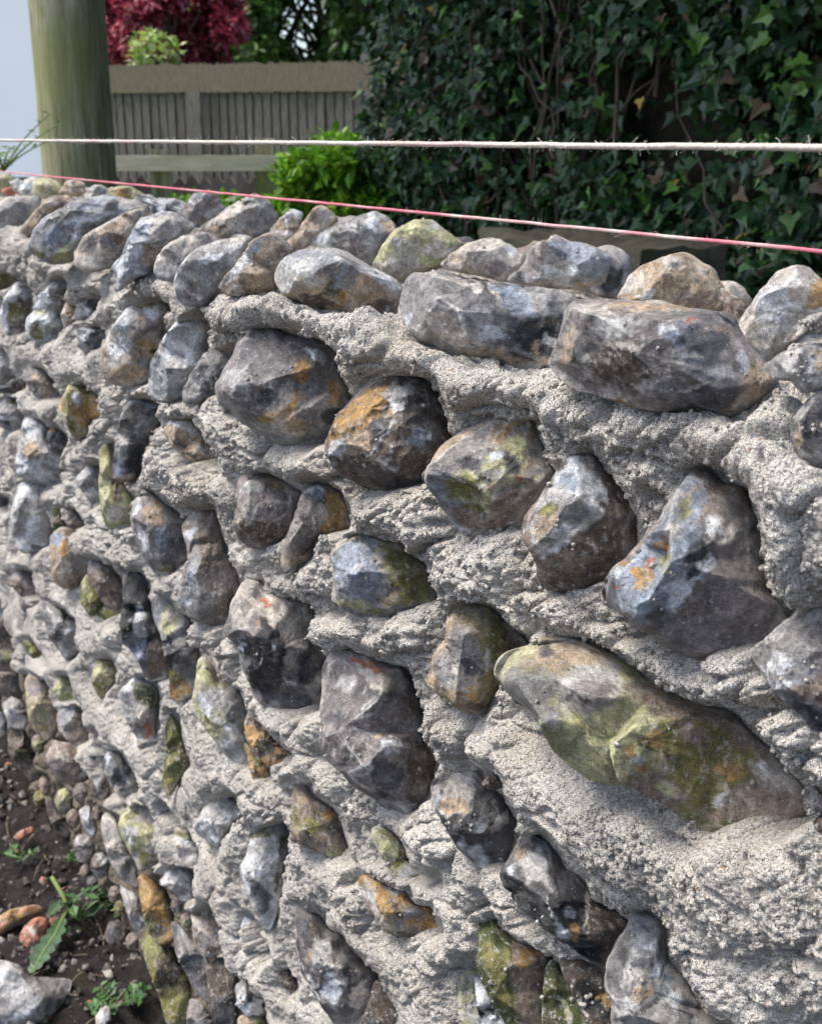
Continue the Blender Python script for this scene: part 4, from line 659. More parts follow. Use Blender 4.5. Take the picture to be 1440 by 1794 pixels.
l2 = worley(wp2, .016, 62); l3 = worley(P, .0060, 63); l4 = worley(P, .0034, 64); l5 = worley(wp2, .021, 65)
crumb = sst(-.3, .3, fbm(P, .07, 3, 71)+(P[:, 2]-.92)*.8+(P[:, 0]+1.0)*.25-.3*sst(.5, .38, P[:, 2]))      # crumbly near the top, trowelled lower down
nod = lambda d, w: np.sqrt(np.clip(1-(d/w)**2, 0, 1))
D = .010*(.55-l1**2)+.0080*(nod(l2, .9)-.5)*(.15+.85*crumb)+.0056*(nod(l3, .85)-.5)*(.40+.60*crumb)+.0028*(nod(l4, .85)-.5)-.006*sst(.20, .08, l5)*crumb
D -= .006*(1-sst(0, .13, l1b-l1))*sst(-.35, .25, fbm(P, .06, 2, 78))
D += fbm(P, .11, 3, 72)*.014+fbm(P, .02, 3, 73)*.0022*(.3+crumb)
D -= .012*(1-sst(.0, .16, abs(fbm(P, .045, 2, 75))))*sst(.1, .35, fbm(P, .09, 2, 76))*crumb    # cracks between lumps
low = sst(.31, .285, P[:, 2]+fbm(P, .08, 2, 91)*.03); D += low*-.016+.006*sst(.29, .31, P[:, 2])*sst(.46, .40, P[:, 2])
LUMPS = [(1070,1425,265,58,33,16),(960,1500,150,42,40,11),(1335,1560,135,105,10,14),(1345,1725,150,80,0,12),(1215,1625,90,58,20,10),(790,1270,50,68,0,15),(655,1112,108,40,0,14),
 (850,1015,92,72,10,13),(862,958,76,30,0,8),(720,905,102,62,0,14),(990,1082,88,48,15,13),(1130,1150,90,36,32,12),(1215,1192,60,44,10,10),(1300,1175,42,60,0,13),(1392,1290,62,60,0,11),
 (1388,950,58,130,-8,13),(1400,830,80,78,0,12),(1130,745,100,42,0,10),(1000,700,62,48,0,9),(845,655,110,58,5,9),(460,545,105,36,10,12),(600,592,105,38,14,11),(540,810,95,34,-8,11),
 (420,735,75,48,35,10),(315,835,85,46,35,10),(602,1010,46,34,0,9),(700,1425,42,45,0,9),(800,1640,44,60,0,11),(610,1550,125,32,40,9),(640,1665,130,46,30,9),(925,1645,92,44,35,10),
 (560,1360,70,36,25,9),(480,1240,70,40,35,9),(420,1110,60,36,20,8),(230,900,70,34,35,8),(180,960,60,30,40,8),(520,1470,70,32,45,8),(1010,1250,90,24,30,6),(760,1480,50,44,0,9)]
ul, vl, _z = project(P); ul = ul+fbm(P, .03, 3, 111)*22+fbm(P, .008, 2, 113)*6; vl = vl+fbm(P, .03, 3, 112)*22+fbm(P, .008, 2, 114)*6; lump = np.zeros(len(P))
for X, Y, rx, ry, an, hh in LUMPS:       # separate trowelfuls of mortar
    a = math.radians(an); dx, dy = ul-X, vl-Y; r2 = np.hypot((dx*math.cos(a)+dy*math.sin(a))/rx, (-dx*math.sin(a)+dy*math.cos(a))/ry)
    i = np.nonzero((r2 < 1.25) & (_z > .1) & (P[:, 1] < .1))[0]; r_ = r2[i]
    lump[i] = np.maximum(lump[i], hh*.001*np.sqrt(np.clip(1-r_**2.6, 0, 1))); D[i] -= .0035*np.exp(-((r_-1.06)/.06)**2)*(lump[i] < .002)
D += lump
low = low if 'low' in globals() else 0
P0 = P; P = P0+NN*D[:, None]
U0, V0, _z = project(P); dfield = np.full(len(P), 9., np.float32); WS = [((s['C']-CAM)@FW)/FPX for s in STONES]
for s, ws in zip(STONES, WS):            # how far each spot is from the nearest stone
    m_ = .045/ws; mn, mx = s['poly'].min(0)-m_, s['poly'].max(0)+m_
    i = np.nonzero((U0 > mn[0]) & (U0 < mx[0]) & (V0 > mn[1]) & (V0 < mx[1]) & (abs((P-s['C'])@s['N']) < .12))[0]
    dfield[i] = np.minimum(dfield[i], -polydist(U0[i], V0[i], s['poly'])*ws)
df = np.clip(dfield+fbm(P, .03, 2, 77)*.004, 0, .045); face = sst(.2, .9, -NN[:, 1])
D = D+(.009*sst(.0, .018, df)+.003)*(.4+.6*face)
P = P0+NN*D[:, None]; disp = np.zeros(len(P), np.float32)
# let each stone sit in its own bed
for s, ws in zip(STONES, WS):
    poly, C, N = s['poly'], s['C'], s['N']; mn, mx = poly.min(0)-10, poly.max(0)+10
    for it in range(5):
        if it == 0: box = np.nonzero(((P-C)**2).sum(1) < (.6*np.hypot(*(mx-mn))*ws*1.6+.08)**2)[0]
        q_ = P[box]-NN[box]*disp[box, None]; u, v, z = project(q_)
        k_ = np.nonzero((u > mn[0]) & (u < mx[0]) & (v > mn[1]) & (v < mx[1]) & (z > .1) & (abs((q_-C)@N) < .12))[0]
        if len(k_) == 0: break
        i = box[k_]; qq = q_[k_]
        pu = u[k_]+vnoise(qq, .012, 81)*.004/ws; pv = v[k_]+vnoise(qq, .012, 82)*.004/ws
        sd_ = polydist(pu, pv, poly)*ws
        q = (qq-C)@N; w = sst(.0, .004, sd_)
        crack = (1-sst(0, .004, abs(sd_+.0012)))*sst(-.35, .2, vnoise(qq, .03, 83))*.0010
        dp = -np.sum(-NN[i]*N, 1); need = np.clip(q+.003, 0, .03)*w*.6
        disp[i] = np.minimum(disp[i]+need/np.clip(dp, .5, 1)+crack, np.where(NN[i][:, 2] > .5, .03, .07))
g_ = disp.reshape(nv, nu)
for _ in range(1): g_[1:-1, 1:-1] = (g_[1:-1, 1:-1]*4+g_[:-2, 1:-1]+g_[2:, 1:-1]+g_[1:-1, :-2]+g_[1:-1, 2:])/8
fi = int(np.searchsorted(xs, -1.7)); h_ = g_[:, :fi].copy()
for _ in range(3): h_[1:-1, 1:-1] = (h_[1:-1, 1:-1]*2+h_[:-2, 1:-1]+h_[2:, 1:-1]+h_[1:-1, :-2]+h_[1:-1, 2:])/6
g_[:, :fi] = h_
P = P-NN*g_.reshape(-1)[:, None]
tint = np.ones((len(P), 3), np.float32)
old = sst(.315, .28, P[:, 2]+fbm(P, .08, 2, 91)*.03)*.85          # old, earth stained foot of the wall
tint = tint*(1-old[:, None])+np.array((.26, .21, .15))*old[:, None]
tint *= (1+.10*fbm(P, .05, 3, 92))[:, None]
st = sst(.28, .6, fbm(P, .16, 3, 94))[:, None]*.35; tint = tint*(1-st)+tint*np.array((.80, .74, .64))*st
jj, ii = np.meshgrid(np.arange(nv-1), np.arange(nu-1), indexing='ij'); a = (jj*nu+ii).ravel()
mesh_obj('mortar', local(wall, P), np.stack([a, a+1, a+nu+1, a+nu], 1), MORTAR, wall, True, tint)
i0 = np.arange(6); i1 = (i0+1) % 6; CRUMBF = np.concatenate([np.stack([k*6+i0, (k+1)*6+i0, (k+1)*6+i1, k*6+i1], 1) for k in range(3)]+[np.array([(5, 0, 1, 2), (2, 3, 4, 5), (18, 23, 20, 19), (20, 23, 22, 21)])])
# crumbs of mortar that broke off the trowel and stuck
cand = np.nonzero((P[:, 0] > -1.7) & (P[:, 0] < -.2) & (P[:, 2] > .3) & (P0[:, 1] < .2) & (g_.reshape(-1) < .004) & (crumb > .25))[0]
sel = RNG.choice(cand, 11000); VV, FF, off = [], [], 0
for k_, i in enumerate(sel):
    r = .0009+.0024*RNG.random()**3; u_ = np.arange(6)/6*2*math.pi; v_ = np.array([.35, 1.2, 1.95, 2.8])
    q = np.stack([np.outer(np.sin(v_), np.cos(u_)), np.outer(np.sin(v_), np.sin(u_)), np.outer(np.cos(v_), np.ones(6))], -1).reshape(-1, 3)
    VV.append(P[i]+NN[i]*r*.35+q*r*RNG.uniform(.65, 1.25, (24, 1))*RNG.uniform(.7, 1.2, 3)); FF.append(CRUMBF+off); off += 24
for b in [built[i] for i in order[:110] if STONES[i]['row'] != 'x']:                                # crumbs caught on the stones
    W = b[0]; s_ = STONES[[k for k, v in enumerate(built) if v is b][0]]; pick = RNG.choice(np.nonzero(((W-s_['C'])@s_['N'] > .001))[0], 14)
    for i in pick:
        r = .0007+.0016*RNG.random()**3; VV.append(W[i]+s_['N']*r*.2+q*r*RNG.uniform(.65, 1.25, (24, 1))); FF.append(CRUMBF+off); off += 24
mesh_obj('mortar_crumbs', local(wall, np.concatenate(VV)), np.concatenate(FF), MORTAR, wall, True, np.ones((off, 3)))['kind'] = 'stuff'
# ------------------------------------------------------------------ mason's lines
def twine(name, pa, pb, y, rad, cols, label, step=.001, fz=900, seed=1):
    A, B = hit([pa], 1, y)[0], hit([pb], 1, y)[0]; d = (B-A)/np.linalg.norm(B-A)
    S, E = A-d*1.5, B+d*.35; L = np.linalg.norm(E-S); n = int(L/step); s = np.linspace(0, L, n)
    e1 = np.cross(d, Up); e1 /= np.linalg.norm(e1); e2 = np.cross(e1, d)
    V, F, C = [], [], []; off = 0; rng = np.random.default_rng(seed)
    def tube(pts, r, c, k=6):
        nonlocal off
        T_ = np.gradient(pts, axis=0); T_ /= np.linalg.norm(T_, axis=1)[:, None]
        a = np.cross(T_, e1+e2*.3); a /= np.linalg.norm(a, axis=1)[:, None]; b = np.cross(T_, a)
        th = np.arange(k)/k*2*math.pi; m_ = len(pts)
        ring = pts[:, None]+r*(a[:, None]*np.cos(th)[None, :, None]+b[:, None]*np.sin(th)[None, :, None]) if np.isscalar(r) else pts[:, None]+r[:, None, None]*(a[:, None]*np.cos(th)[None, :, None]+b[:, None]*np.sin(th)[None, :, None])
        V.append(ring.reshape(-1, 3)); i, j = np.meshgrid(np.arange(m_-1), np.arange(k), indexing='ij'); i, j = i.ravel(), j.ravel(); j2 = (j+1) % k
        F.append(np.stack([i*k+j, i*k+j2, (i+1)*k+j2, (i+1)*k+j], 1)+off); off += m_*k; C.append(np.repeat(c, k, 0))
    ctr = S+np.outer(s, d)+np.outer(fbm(np.stack([s, s*0, s*0], 1), .03, 2, seed)*.0003, e2)
    ux = lambda s: project(S+np.outer(s, d))[0]
    cc = cols(ux(s), s)
    for q in range(3):
        ph = s/.0052*2*math.pi/1.0+q*2.094; rr = rad*.52
        pts = ctr+rr*(np.outer(np.cos(ph), e1)+np.outer(np.sin(ph), e2)); r = rad*.56*(1+.12*vnoise(np.stack([s, s*0+q, s*0], 1), .004, seed+3))
        tube(pts, r, cc*(1+.08*rng.normal(size=(n, 1))))
    for q in range(fz):                                        # loose fibres
        s0 = L*(.35+.65*rng.random()) if rng.random() < .85 else L*rng.random(); a = rng.uniform(0, 6.28); o_ = S+d*s0; ln = rng.uniform(.002, .0062)
        w = math.cos(a)*e1+math.sin(a)*e2; dd = d*rng.uniform(-1, 1)+w*rng.uniform(.3, 1); dd /= np.linalg.norm(dd); bend = d*rng.uniform(-1, 1)+w*rng.uniform(-.9, .2)
        t = np.linspace(0, 1, 4)[:, None]; c = cols(ux(np.array([s0])), np.array([s0]))
        tube(o_+w*rad*.8+dd*ln*t+bend*ln*.6*t*t, rad*.07, np.repeat(np.clip(c*1.1, 0, .9), 4, 0), 3)
    o = mesh_obj(name, np.concatenate(V), np.concatenate(F), STRING, None, True, np.concatenate(C))
    return tag(o, label, 'string', "strings stretched along the wall")
def c_white(u, s):
    c = np.tile(np.array([.66, .60, .52]), (len(s), 1)); p = sst(.35, .7, vnoise(np.stack([s, s*0, s*0], 1), .06, 5))[:, None]*.35
    return c*(1-p)+np.array([.62, .30, .33])*p
def c_pink(u, s):
    p = np.interp(u, [0, 60, 690, 760, 800, 1040, 1120, 1160, 1240, 1330, 1400, 1440], [.75, .9, .95, .9, .25, .2, .55, .25, .9, .55, .8, .9])
    p = np.clip(p+.35*vnoise(np.stack([s, s*0, s*0], 1), .02, 12), 0, 1)[:, None]
    return np.array([.68, .60, .54])*(1-p)+np.array([.68, .19, .25])*p
twine('string_line', (0, 245), (1440, 258), -.03, .0019, c_white, 'upper off white twine pulled level above the wall top', seed=2)
twine('string_line', (0, 300), (1440, 440), .12, .0014, c_pink, 'lower pink and white twine sloping across behind the top stones', fz=420, seed=4)
# ------------------------------------------------------------------ leaves
class Leaves:
    def __init__(s): s.V, s.F, s.C, s.n = [], [], [], 0
    def add(s, shape, faces, C, D, U, size, col, fold=.25):   # many leaves at once
        shape = np.asarray(shape); n, m_ = len(C), len(shape)
        D = D/np.linalg.norm(D, axis=1)[:, None]; S = np.cross(D, U); S /= np.linalg.norm(S, axis=1)[:, None]+1e-9; U2 = np.cross(S, D)
        P = C[:, None]+size[:, None, None]*(D[:, None]*shape[None, :, :1]+S[:, None]*shape[None, :, 1:2]+U2[:, None]*(abs(shape[None, :, 1:2])*fold-.35*shape[None, :, :1]**2*fold))
        s.V.append(P.reshape(-1, 3)); f = np.asarray(faces); s.F.append((f[None]+(np.arange(n)*m_)[:, None, None]).reshape(-1, f.shape[1])+s.n); s.n += n*m_
        s.C.append(np.repeat(col, m_, 0))
    def build(s, name, mat, parent=None, smooth=False):
        V = np.concatenate(s.V); V = local(parent, V) if parent else V
        return mesh_obj(name, V, np.concatenate(s.F), mat, parent, smooth, np.concatenate(s.C))
DIAM = ([(0, 0), (.45, .28), (1, 0), (.45, -.28)], [(0, 1, 2), (0, 2, 3)])
IVY = ([(0, 0), (-.12, .30), (.22, .52), (.42, .24), (1.0, 0), (.42, -.24), (.22, -.52), (-.12, -.30)], [(0, 1, 2), (0, 2, 3), (0, 3, 4), (0, 4, 5), (0, 5, 6), (0, 6, 7)])
def rnd(n): v = RNG.normal(size=(n, 3)); return v/np.linalg.norm(v, axis=1)[:, None]
def cols_(n, lst, p=None):
    a = np.array(lst)[RNG.choice(len(lst), n, p=p)]; return a*RNG.uniform(.7, 1.3, (n, 1))
def curve_tube(pts, r0, r1, k=5):
    pts = np.asarray(pts, float); T_ = np.gradient(pts, axis=0); T_ /= np.linalg.norm(T_, axis=1)[:, None]+1e-9
    a = np.cross(T_, [.3, .2, 1]); a /= np.linalg.norm(a, axis=1)[:, None]+1e-9; b = np.cross(T_, a); th = np.arange(k)/k*2*math.pi
    r = np.linspace(r0, r1, len(pts))[:, None, None]; ring = (pts[:, None]+r*(a[:, None]*np.cos(th)[None, :, None]+b[:, None]*np.sin(th)[None, :, None])).reshape(-1, 3)
    i, j = np.meshgrid(np.arange(len(pts)-1), np.arange(k), indexing='ij'); i, j = i.ravel(), j.ravel(); j2 = (j+1) % k
    return ring, np.stack([i*k+j, i*k+j2, (i+1)*k+j2, (i+1)*k+j], 1)
def tubes(name, lst, mat, parent=None):
    V, F, o = [], [], 0
    for pts, r0, r1, k in lst:
        v, f = curve_tube(pts, r0, r1, k); V.append(v); F.append(f+o); o += len(v)
    V = np.concatenate(V); V = local(parent, V) if parent else V
    return mesh_obj(name, V, np.concatenate(F), mat, parent)
# ------------------------------------------------------------------ ground
RZ = .92                                                   # raised ground behind the wall
def grid(x0, x1, y0, y1, st, f):
    xs, ys = np.arange(x0, x1+st, st), np.arange(y0, y1+st, st); X, Y = np.meshgrid(xs, ys)
    V = np.stack([X.ravel(), Y.ravel(), np.zeros(X.size)], 1); V[:, 2] = f(V)
    j, i = np.meshgrid(np.arange(len(ys)-1), np.arange(len(xs)-1), indexing='ij'); a = (j*len(xs)+i).ravel()
    return V, np.stack([a, a+1, a+len(xs)+1, a+len(xs)], 1)
def soilh(V):
    Q = V.copy(); Q[:, 2] = 0
    edge = np.minimum.reduce([V[:, 0]+4.2, .6-V[:, 0], V[:, 1]+2.6])
    return (fbm(Q, .12, 4, 301)*.028+(.5-worley(Q, .035, 302))*.024+(.5-worley(Q, .015, 303))*.012+fbm(Q, .02, 2, 305)*.004)*sst(0, .3, edge)+.01
V, F = grid(-4.2, .6, -2.6, .02, .006, soilh)
tag(mesh_obj('soil_bed', V, F, SOIL), kind='structure')
V = np.array([(-150, -150, -.03), (150, -150, -.03), (150, .2, -.03), (-150, .2, -.03)]); tag(mesh_obj('ground', V, [(0, 1, 2, 3)], SOIL), kind='structure')
V, F = grid(-12, 10, .28, 18, .12, lambda V: RZ+fbm(V*np.array([1, 1, 0]), .7, 3, 310)*.04)
tag(mesh_obj('lawn', V, F, GRASSM), kind='structure')
V = np.array([(-150, .2, RZ-.1), (150, .2, RZ-.1), (150, 150, RZ-.1), (-150, 150, RZ-.1), (-150, .2, -.2), (150, .2, -.2)])
tag(mesh_obj('far_ground', V, [(0, 1, 2, 3), (4, 5, 1, 0)], GRASSM), kind='structure')
def gp(cr, x, y, z=.02): ox, oy = CROP[cr]; return hit([(ox+x/3.6, oy+y/3.6)], 2, z)[0]
# crumbs of stone, brick and mortar on the soil
def lump(C, r, seed, nu=7, nv=5):
    u = np.arange(nu)/nu*2*math.pi; v = np.linspace(.15, math.pi-.15, nv)
    D = np.stack([np.outer(np.sin(v), np.cos(u)), np.outer(np.sin(v), np.sin(u)), np.outer(np.cos(v), np.ones(nu))], -1).reshape(-1, 3)
    rg = np.random.default_rng(seed); A = np.linalg.qr(rg.normal(size=(3, 3)))[0]
    P = (D*(1+rg.uniform(-.5, .4, (len(D), 1)))*np.array([1, rg.uniform(.5, .9), rg.uniform(.4, .8)])*r)@A+C
    i0 = np.arange(nu); i1 = (i0+1) % nu; q = np.concatenate([np.stack([k*nu+i0, (k+1)*nu+i0, (k+1)*nu+i1, k*nu+i1], 1) for k in range(nv-1)])
    return P, q
VV, FF, CC, off = [], [], [], 0
cols = [(.24, .22, .19, .1), (.12, .10, .08, .1), (.42, .39, .34, .1), (.44, .14, .07, .1), (.04, .03, .024, 0), (.065, .05, .038, 0), (.18, .17, .16, .3)]
for k in range(7500):
    x, y = RNG.uniform(-3.4, -.7), -abs(RNG.normal(0, .55))-.01; r = .002+.013*RNG.random()**4
    z = soilh(np.array([[x, y, 0.]]))[0] if k < 0 else .0
    P_, q = lump(np.array([x, y, 0]), r, k, 6, 4); VV.append(P_); FF.append(q+off); off += len(P_); CC.append(np.tile(cols[min(6, int(RNG.random()**1.4*0+RNG.choice(7, p=[.10, .12, .08, .06, .36, .22, .06])))], (len(P_), 1)))
VV = np.concatenate(VV); CC = np.concatenate(CC)
# sit each crumb on the soil
nvp = 24; cen = VV.reshape(-1, nvp, 3).mean(1); hz = soilh(cen.copy()); VV[:, 2] += np.repeat(hz, nvp)
o = flint_object('rubble', VV, np.concatenate(FF), np.zeros((0, 4), int), CC, None); tag(o, kind='stuff')
tw = []
for k in range(160):
    b_ = np.array([RNG.uniform(-2.9, -.9), -abs(RNG.normal(0, .4))-.02, .018]); a = RNG.uniform(0, 6.28); ln = RNG.uniform(.02, .09); t = np.linspace(0, 1, 5)[:, None]
    pts = b_+np.array([math.cos(a), math.sin(a), .12])*ln*t+np.array([-math.sin(a), math.cos(a), 0])*ln*.3*(t*t)*RNG.uniform(-1, 1); pts[:, 2] = soilh(pts.copy())+.003+ln*.1*t[:, 0]; tw.append((pts, .0011, .0006, 4))
tag(tubes('twigs', tw, simple('dry_stalk', (.14, .10, .06), (.36, .29, .19), 60, .8, .0005)), kind='stuff')
# traced pieces lying on the soil
GR = '''M|gG|-60,1030 60,1040 130,1070 170,1140 350,1150 462,1160 440,1252 340,1382 240,1450 -60,1460|60,1150,1 250,1230,1.1 380,1200,.8|G,100,1200,150,70,0;w,10,1130,50,40,0;d 320,1250 440,1200 420,1280 330,1390 280,1380;w,150,1370,160,16,-30|flint|large loose grey flint lying on the soil at the bottom left corner|flint
M|rr|118,910 150,830 220,770 292,770 302,850 262,942 170,967|220,850,1.1|p,200,850,20,50,-40|brick_fragment|red brick lump on the soil beside the orange tile shard|brick
M|or|-60,800 60,720 210,688 270,690 280,740 170,760 90,830 30,865 -60,890|60,780,1 200,715,1|r,230,710,40,20,0;B,60,830,50,20,-30|tile_shard|curved orange clay tile shard on the soil|tile
M|rr|85,260 130,220 200,195 215,225 150,270 100,285|150,240,1||brick_fragment|small dull red brick chip half way along the soil|brick
M|rb|245,540 262,515 292,520 298,550 270,570|270,540,1||brick_fragment|tiny red brick chip above the weed|brick
M|rp|305,790 350,755 390,765 395,800 350,850 315,830|350,790,1||brick_fragment|pink brick crumb touching the weed leaf|brick
M|pw|600,1400 640,1340 690,1330 700,1400 660,1460 610,1450|650,1380,1||mortar_lump|white mortar lump under the seedling at the bottom|mortar
M|Bd|660,880 690,800 760,795 805,840 800,920 740,950 680,930|730,860,1.1||stone|round dark brown stone against the foot of the wall|stone'''
for k, l in enumerate(GR.split('\n')):
    cr, base, poly, pk, pt, nm, lab, cat = l.split('|'); ox, oy = CROP[cr]; cv = lambda x, y: (ox+float(x)/3.6, oy+float(y)/3.6)
    Z = []
    for q in filter(None, pt.split(';')):
        if ' ' in q: a = q.split(); Z.append((a[0], [cv(*b.split(',')) for b in a[1:]]))
        else: a = q.split(','); Z.append((a[0], cv(a[1], a[2])+(float(a[3])/3.6, float(a[4])/3.6, math.radians(float(a[5])))))
    s = dict(poly=np.array([cv(*q.split(',')) for q in poly.split()]), peaks=[cv(*q.split(',')[:2])+(float(q.split(',')[2]),) for q in pk.split()], pat=Z, base=base, row='G')
    W, q, t_, c_, _ = build_flint(s, 400+k, .035)
    tag(flint_object(nm, W, q, t_, c_, None), lab, cat, {'brick': 'brick chips on the soil'}.get(cat))
# ivy hedge: a face of leaves over a dark tangle, running roughly along the wall
PL, PR = at(668, 250, 4.3), at(1640, 250, 2.35)
hd = PR-PL; hd[2] = 0; HL = np.linalg.norm(hd); hd /= HL; hn = np.array([-hd[1], hd[0], 0]);
if hn@Fh < 0: hn = -hn
hedge = empty('ivy_hedge', (PL[0], PL[1], RZ)); tag(hedge, 'tall dark ivy hedge with bare brown stems in its middle, behind the strings', 'hedge')
def hp(s, z, dpt): return np.array([PL[0], PL[1], 0])+np.outer(s, hd)+np.outer(dpt, hn)+np.outer(z, Up)
N_ = 52000; s_ = RNG.uniform(-.05, HL+1.6, N_); z_ = RZ+RNG.uniform(0, 1.0, N_)**1.0*1.75
Q0 = hp(s_, z_, 0*s_); bump_ = fbm(Q0, .45, 3, 501)*.16; dens = fbm(Q0, .30, 3, 502)
u_, v_, _z = project(Q0)
bare = np.maximum(np.exp(-((u_-1130)/95)**2-((v_-190)/110)**2), .8*np.exp(-((u_-950)/60)**2-((v_-170)/120)**2))
keep = RNG.random(N_) < np.clip(.72+1.1*dens-1.5*bare, .05, 1); s_, z_, bump_ = s_[keep], z_[keep], bump_[keep]; n = len(s_)
dp_ = bump_+RNG.uniform(-.06, .14, n); C = hp(s_, z_, dp_); 
D = -hn*.45+rnd(n)*.8+np.array([0, 0, -.6]); U = -hn*1.0+rnd(n)*.55+np.array([0, 0, .35])
L_ = Leaves(); c_ = cols_(n, [(.026, .078, .026), (.016, .05, .019), (.046, .12, .026), (.10, .23, .035), (.40, .28, .03), (.12, .08, .045)], [.38, .27, .19, .11, .005, .045])
L_.add(*IVY, C, D, U, RNG.uniform(.020, .050, n), c_, .3); L_.build('ivy_leaves', IVYM, hedge)
n = 5200; P = hp(RNG.uniform(-.6, HL+1.2, n), RNG.uniform(2.75, 3.7, n), RNG.uniform(-1.5, .6, n)); L_ = Leaves()      # unseen leaf cloud added overhead to shade the hedge
L_.add(*IVY, P, rnd(n)+np.array([0, 0, -.4]), rnd(n)+Up*1.2, RNG.uniform(.08, .17, n), cols_(n, [(.02, .05, .022), (.03, .07, .025)]), .3); L_.build('added_shade_leaves', IVYM, hedge)
st_ = []
for k in range(100):
    a = RNG.uniform(0, HL+.8); z0 = RZ+RNG.uniform(0, 1.2); 
    if k < 55:
        a = (hp(np.array([0.]), np.array([0.]), np.array([0.]))*0)[0, 0]+RNG.uniform(.25, .62)*HL
    m_ = 9; t = np.linspace(0, 1, m_); ln = RNG.uniform(.3, .9); an = RNG.uniform(.6, 2.5)
    ss = a+np.cos(an)*ln*t+RNG.normal(0, .02, m_).cumsum()*.6; zz = z0+np.sin(an)*ln*t+RNG.normal(0, .02, m_).cumsum()*.6
    st_.append((hp(ss, zz, RNG.uniform(-.04, .10)+RNG.normal(0, .012, m_).cumsum()), RNG.uniform(.003, .009), .0015, 5))
tubes('ivy_stems', st_, BARK, hedge)
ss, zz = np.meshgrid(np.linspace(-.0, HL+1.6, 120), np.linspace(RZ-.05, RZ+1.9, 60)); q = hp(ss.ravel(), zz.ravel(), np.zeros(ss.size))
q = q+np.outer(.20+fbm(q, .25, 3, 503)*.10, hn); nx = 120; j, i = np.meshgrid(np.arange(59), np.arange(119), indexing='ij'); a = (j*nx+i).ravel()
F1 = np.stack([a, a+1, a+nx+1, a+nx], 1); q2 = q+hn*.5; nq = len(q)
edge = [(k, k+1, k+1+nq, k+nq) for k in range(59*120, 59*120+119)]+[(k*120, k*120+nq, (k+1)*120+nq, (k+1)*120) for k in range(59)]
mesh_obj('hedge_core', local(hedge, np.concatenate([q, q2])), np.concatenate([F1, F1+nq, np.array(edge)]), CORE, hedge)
# old stone kerb at the hedge foot
def block(cs, name, mat, parent=None, seed=1, amp=.01):   # eight corners, subdivided and roughened
    cs = np.asarray(cs, float); n = 14; t = np.linspace(0, 1, n); V, F, o = [], [], 0
    for f in ((0, 1, 3, 2), (4, 6, 7, 5), (0, 4, 5, 1), (2, 3, 7, 6), (0, 2, 6, 4), (1, 5, 7, 3)):
        a, b, c, d = cs[list(f)]; X, Y = np.meshgrid(t, t); X, Y = X.ravel()[:, None], Y.ravel()[:, None]
        V.append(a*(1-X)*(1-Y)+b*X*(1-Y)+c*X*Y+d*(1-X)*Y); j, i = np.meshgrid(np.arange(n-1), np.arange(n-1), indexing='ij'); k = (j*n+i).ravel(); F.append(np.stack([k, k+1, k+n+1, k+n], 1)+o); o += n*n
    V = np.concatenate(V); c0 = cs.mean(0); V = V+(V-c0)/np.linalg.norm(V-c0, axis=1)[:, None]*(fbm(V, .08, 3, seed)*amp)[:, None]
    return mesh_obj(name, local(parent, V) if parent else V, np.concatenate(F), mat, parent)
def box8(A, B, dep, z0, z1, nrm):
    A, B = np.array([A[0], A[1], 0]), np.array([B[0], B[1], 0]); d = nrm*dep
    return [A+Up*z0, B+Up*z0, A+Up*z1, B+Up*z1, A+d+Up*z0, B+d+Up*z0, A+d+Up*z1, B+d+Up*z1]
ka, kb = at(835, 440, 2.75), at(1120, 462, 2.3); kn = np.cross(Up, kb-ka); kn[2] = 0; kn /= np.linalg.norm(kn); kn = kn if kn@Fh > 0 else -kn
zt = at(1000, 428, 2.45)[2]
tag(block(box8(ka, kb, .22, RZ-.05, zt, kn), 'stone_kerb', SLAB, None, 6, .06), 'low mossy stone kerb at the foot of the ivy, just above the back row of stones', 'kerb')
# ------------------------------------------------------------------ pole, rail, fences
def vpost(name, C, r, z0, z1, mat, parent=None, k=40, square=False):
    th = np.arange(k)/k*2*math.pi; zs = np.linspace(z0, z1, 40); rr = np.minimum(1/np.maximum(abs(np.cos(th)), abs(np.sin(th))), 1.3) if square else np.ones(k)
    V = np.array([(C[0]+r*rr[j]*math.cos(th[j]), C[1]+r*rr[j]*math.sin(th[j]), z) for z in zs for j in range(k)]); D_ = V-np.array([C[0], C[1], 0]); D_[:, 2] = 0
    V = V+D_*(fbm(V*np.array([1, 1, .12]), .05, 3, 77)*.06)[:, None]
    i, j = np.meshgrid(np.arange(39), np.arange(k), indexing='ij'); i, j = i.ravel(), j.ravel(); F = np.stack([i*k+j, i*k+(j+1) % k, (i+1)*k+(j+1) % k, (i+1)*k+j], 1).tolist()+[list(range(39*k, 40*k))]
    V = local(parent, V) if parent else V
    return mesh_obj(name, V, F, mat, parent)
pc = at(128, 150, 3.6)
tag(vpost('timber_pole', pc, 3.6*61/FPX*.985, RZ-.1, 4.2, WOODP), 'thick round greenish timber pole beside the white wall', 'pole')
# slatted fence, far
DF = 9.0; fa, fb = at(150, 200, DF+.3), at(760, 200, DF-.3); fd = fb-fa; fd[2] = 0; FLn = np.linalg.norm(fd); fd /= FLn; fn = np.array([-fd[1], fd[0], 0]); fn = fn if fn@Fh > 0 else -fn
zt0, zt1, zb = at(400, 110, DF)[2], at(400, 158, DF)[2], at(400, 322, DF)[2]
fence = empty('slat_fence', (fa[0], fa[1], zb)); tag(fence, 'grey upright slat fence with a tan reed band along its top', 'fence')
def boxes(lst):
    V, F, o = [], [], 0
    for b in lst:
        V += [tuple(p) for p in b]; F += [tuple(o+i for i in f) for f in ((0, 1, 3, 2), (4, 6, 7, 5), (0, 4, 5, 1), (2, 3, 7, 6), (0, 2, 6, 4), (1, 5, 7, 3))]; o += 8
    return np.array(V), F
bl = []; s0 = 0; r_ = random.Random(3)
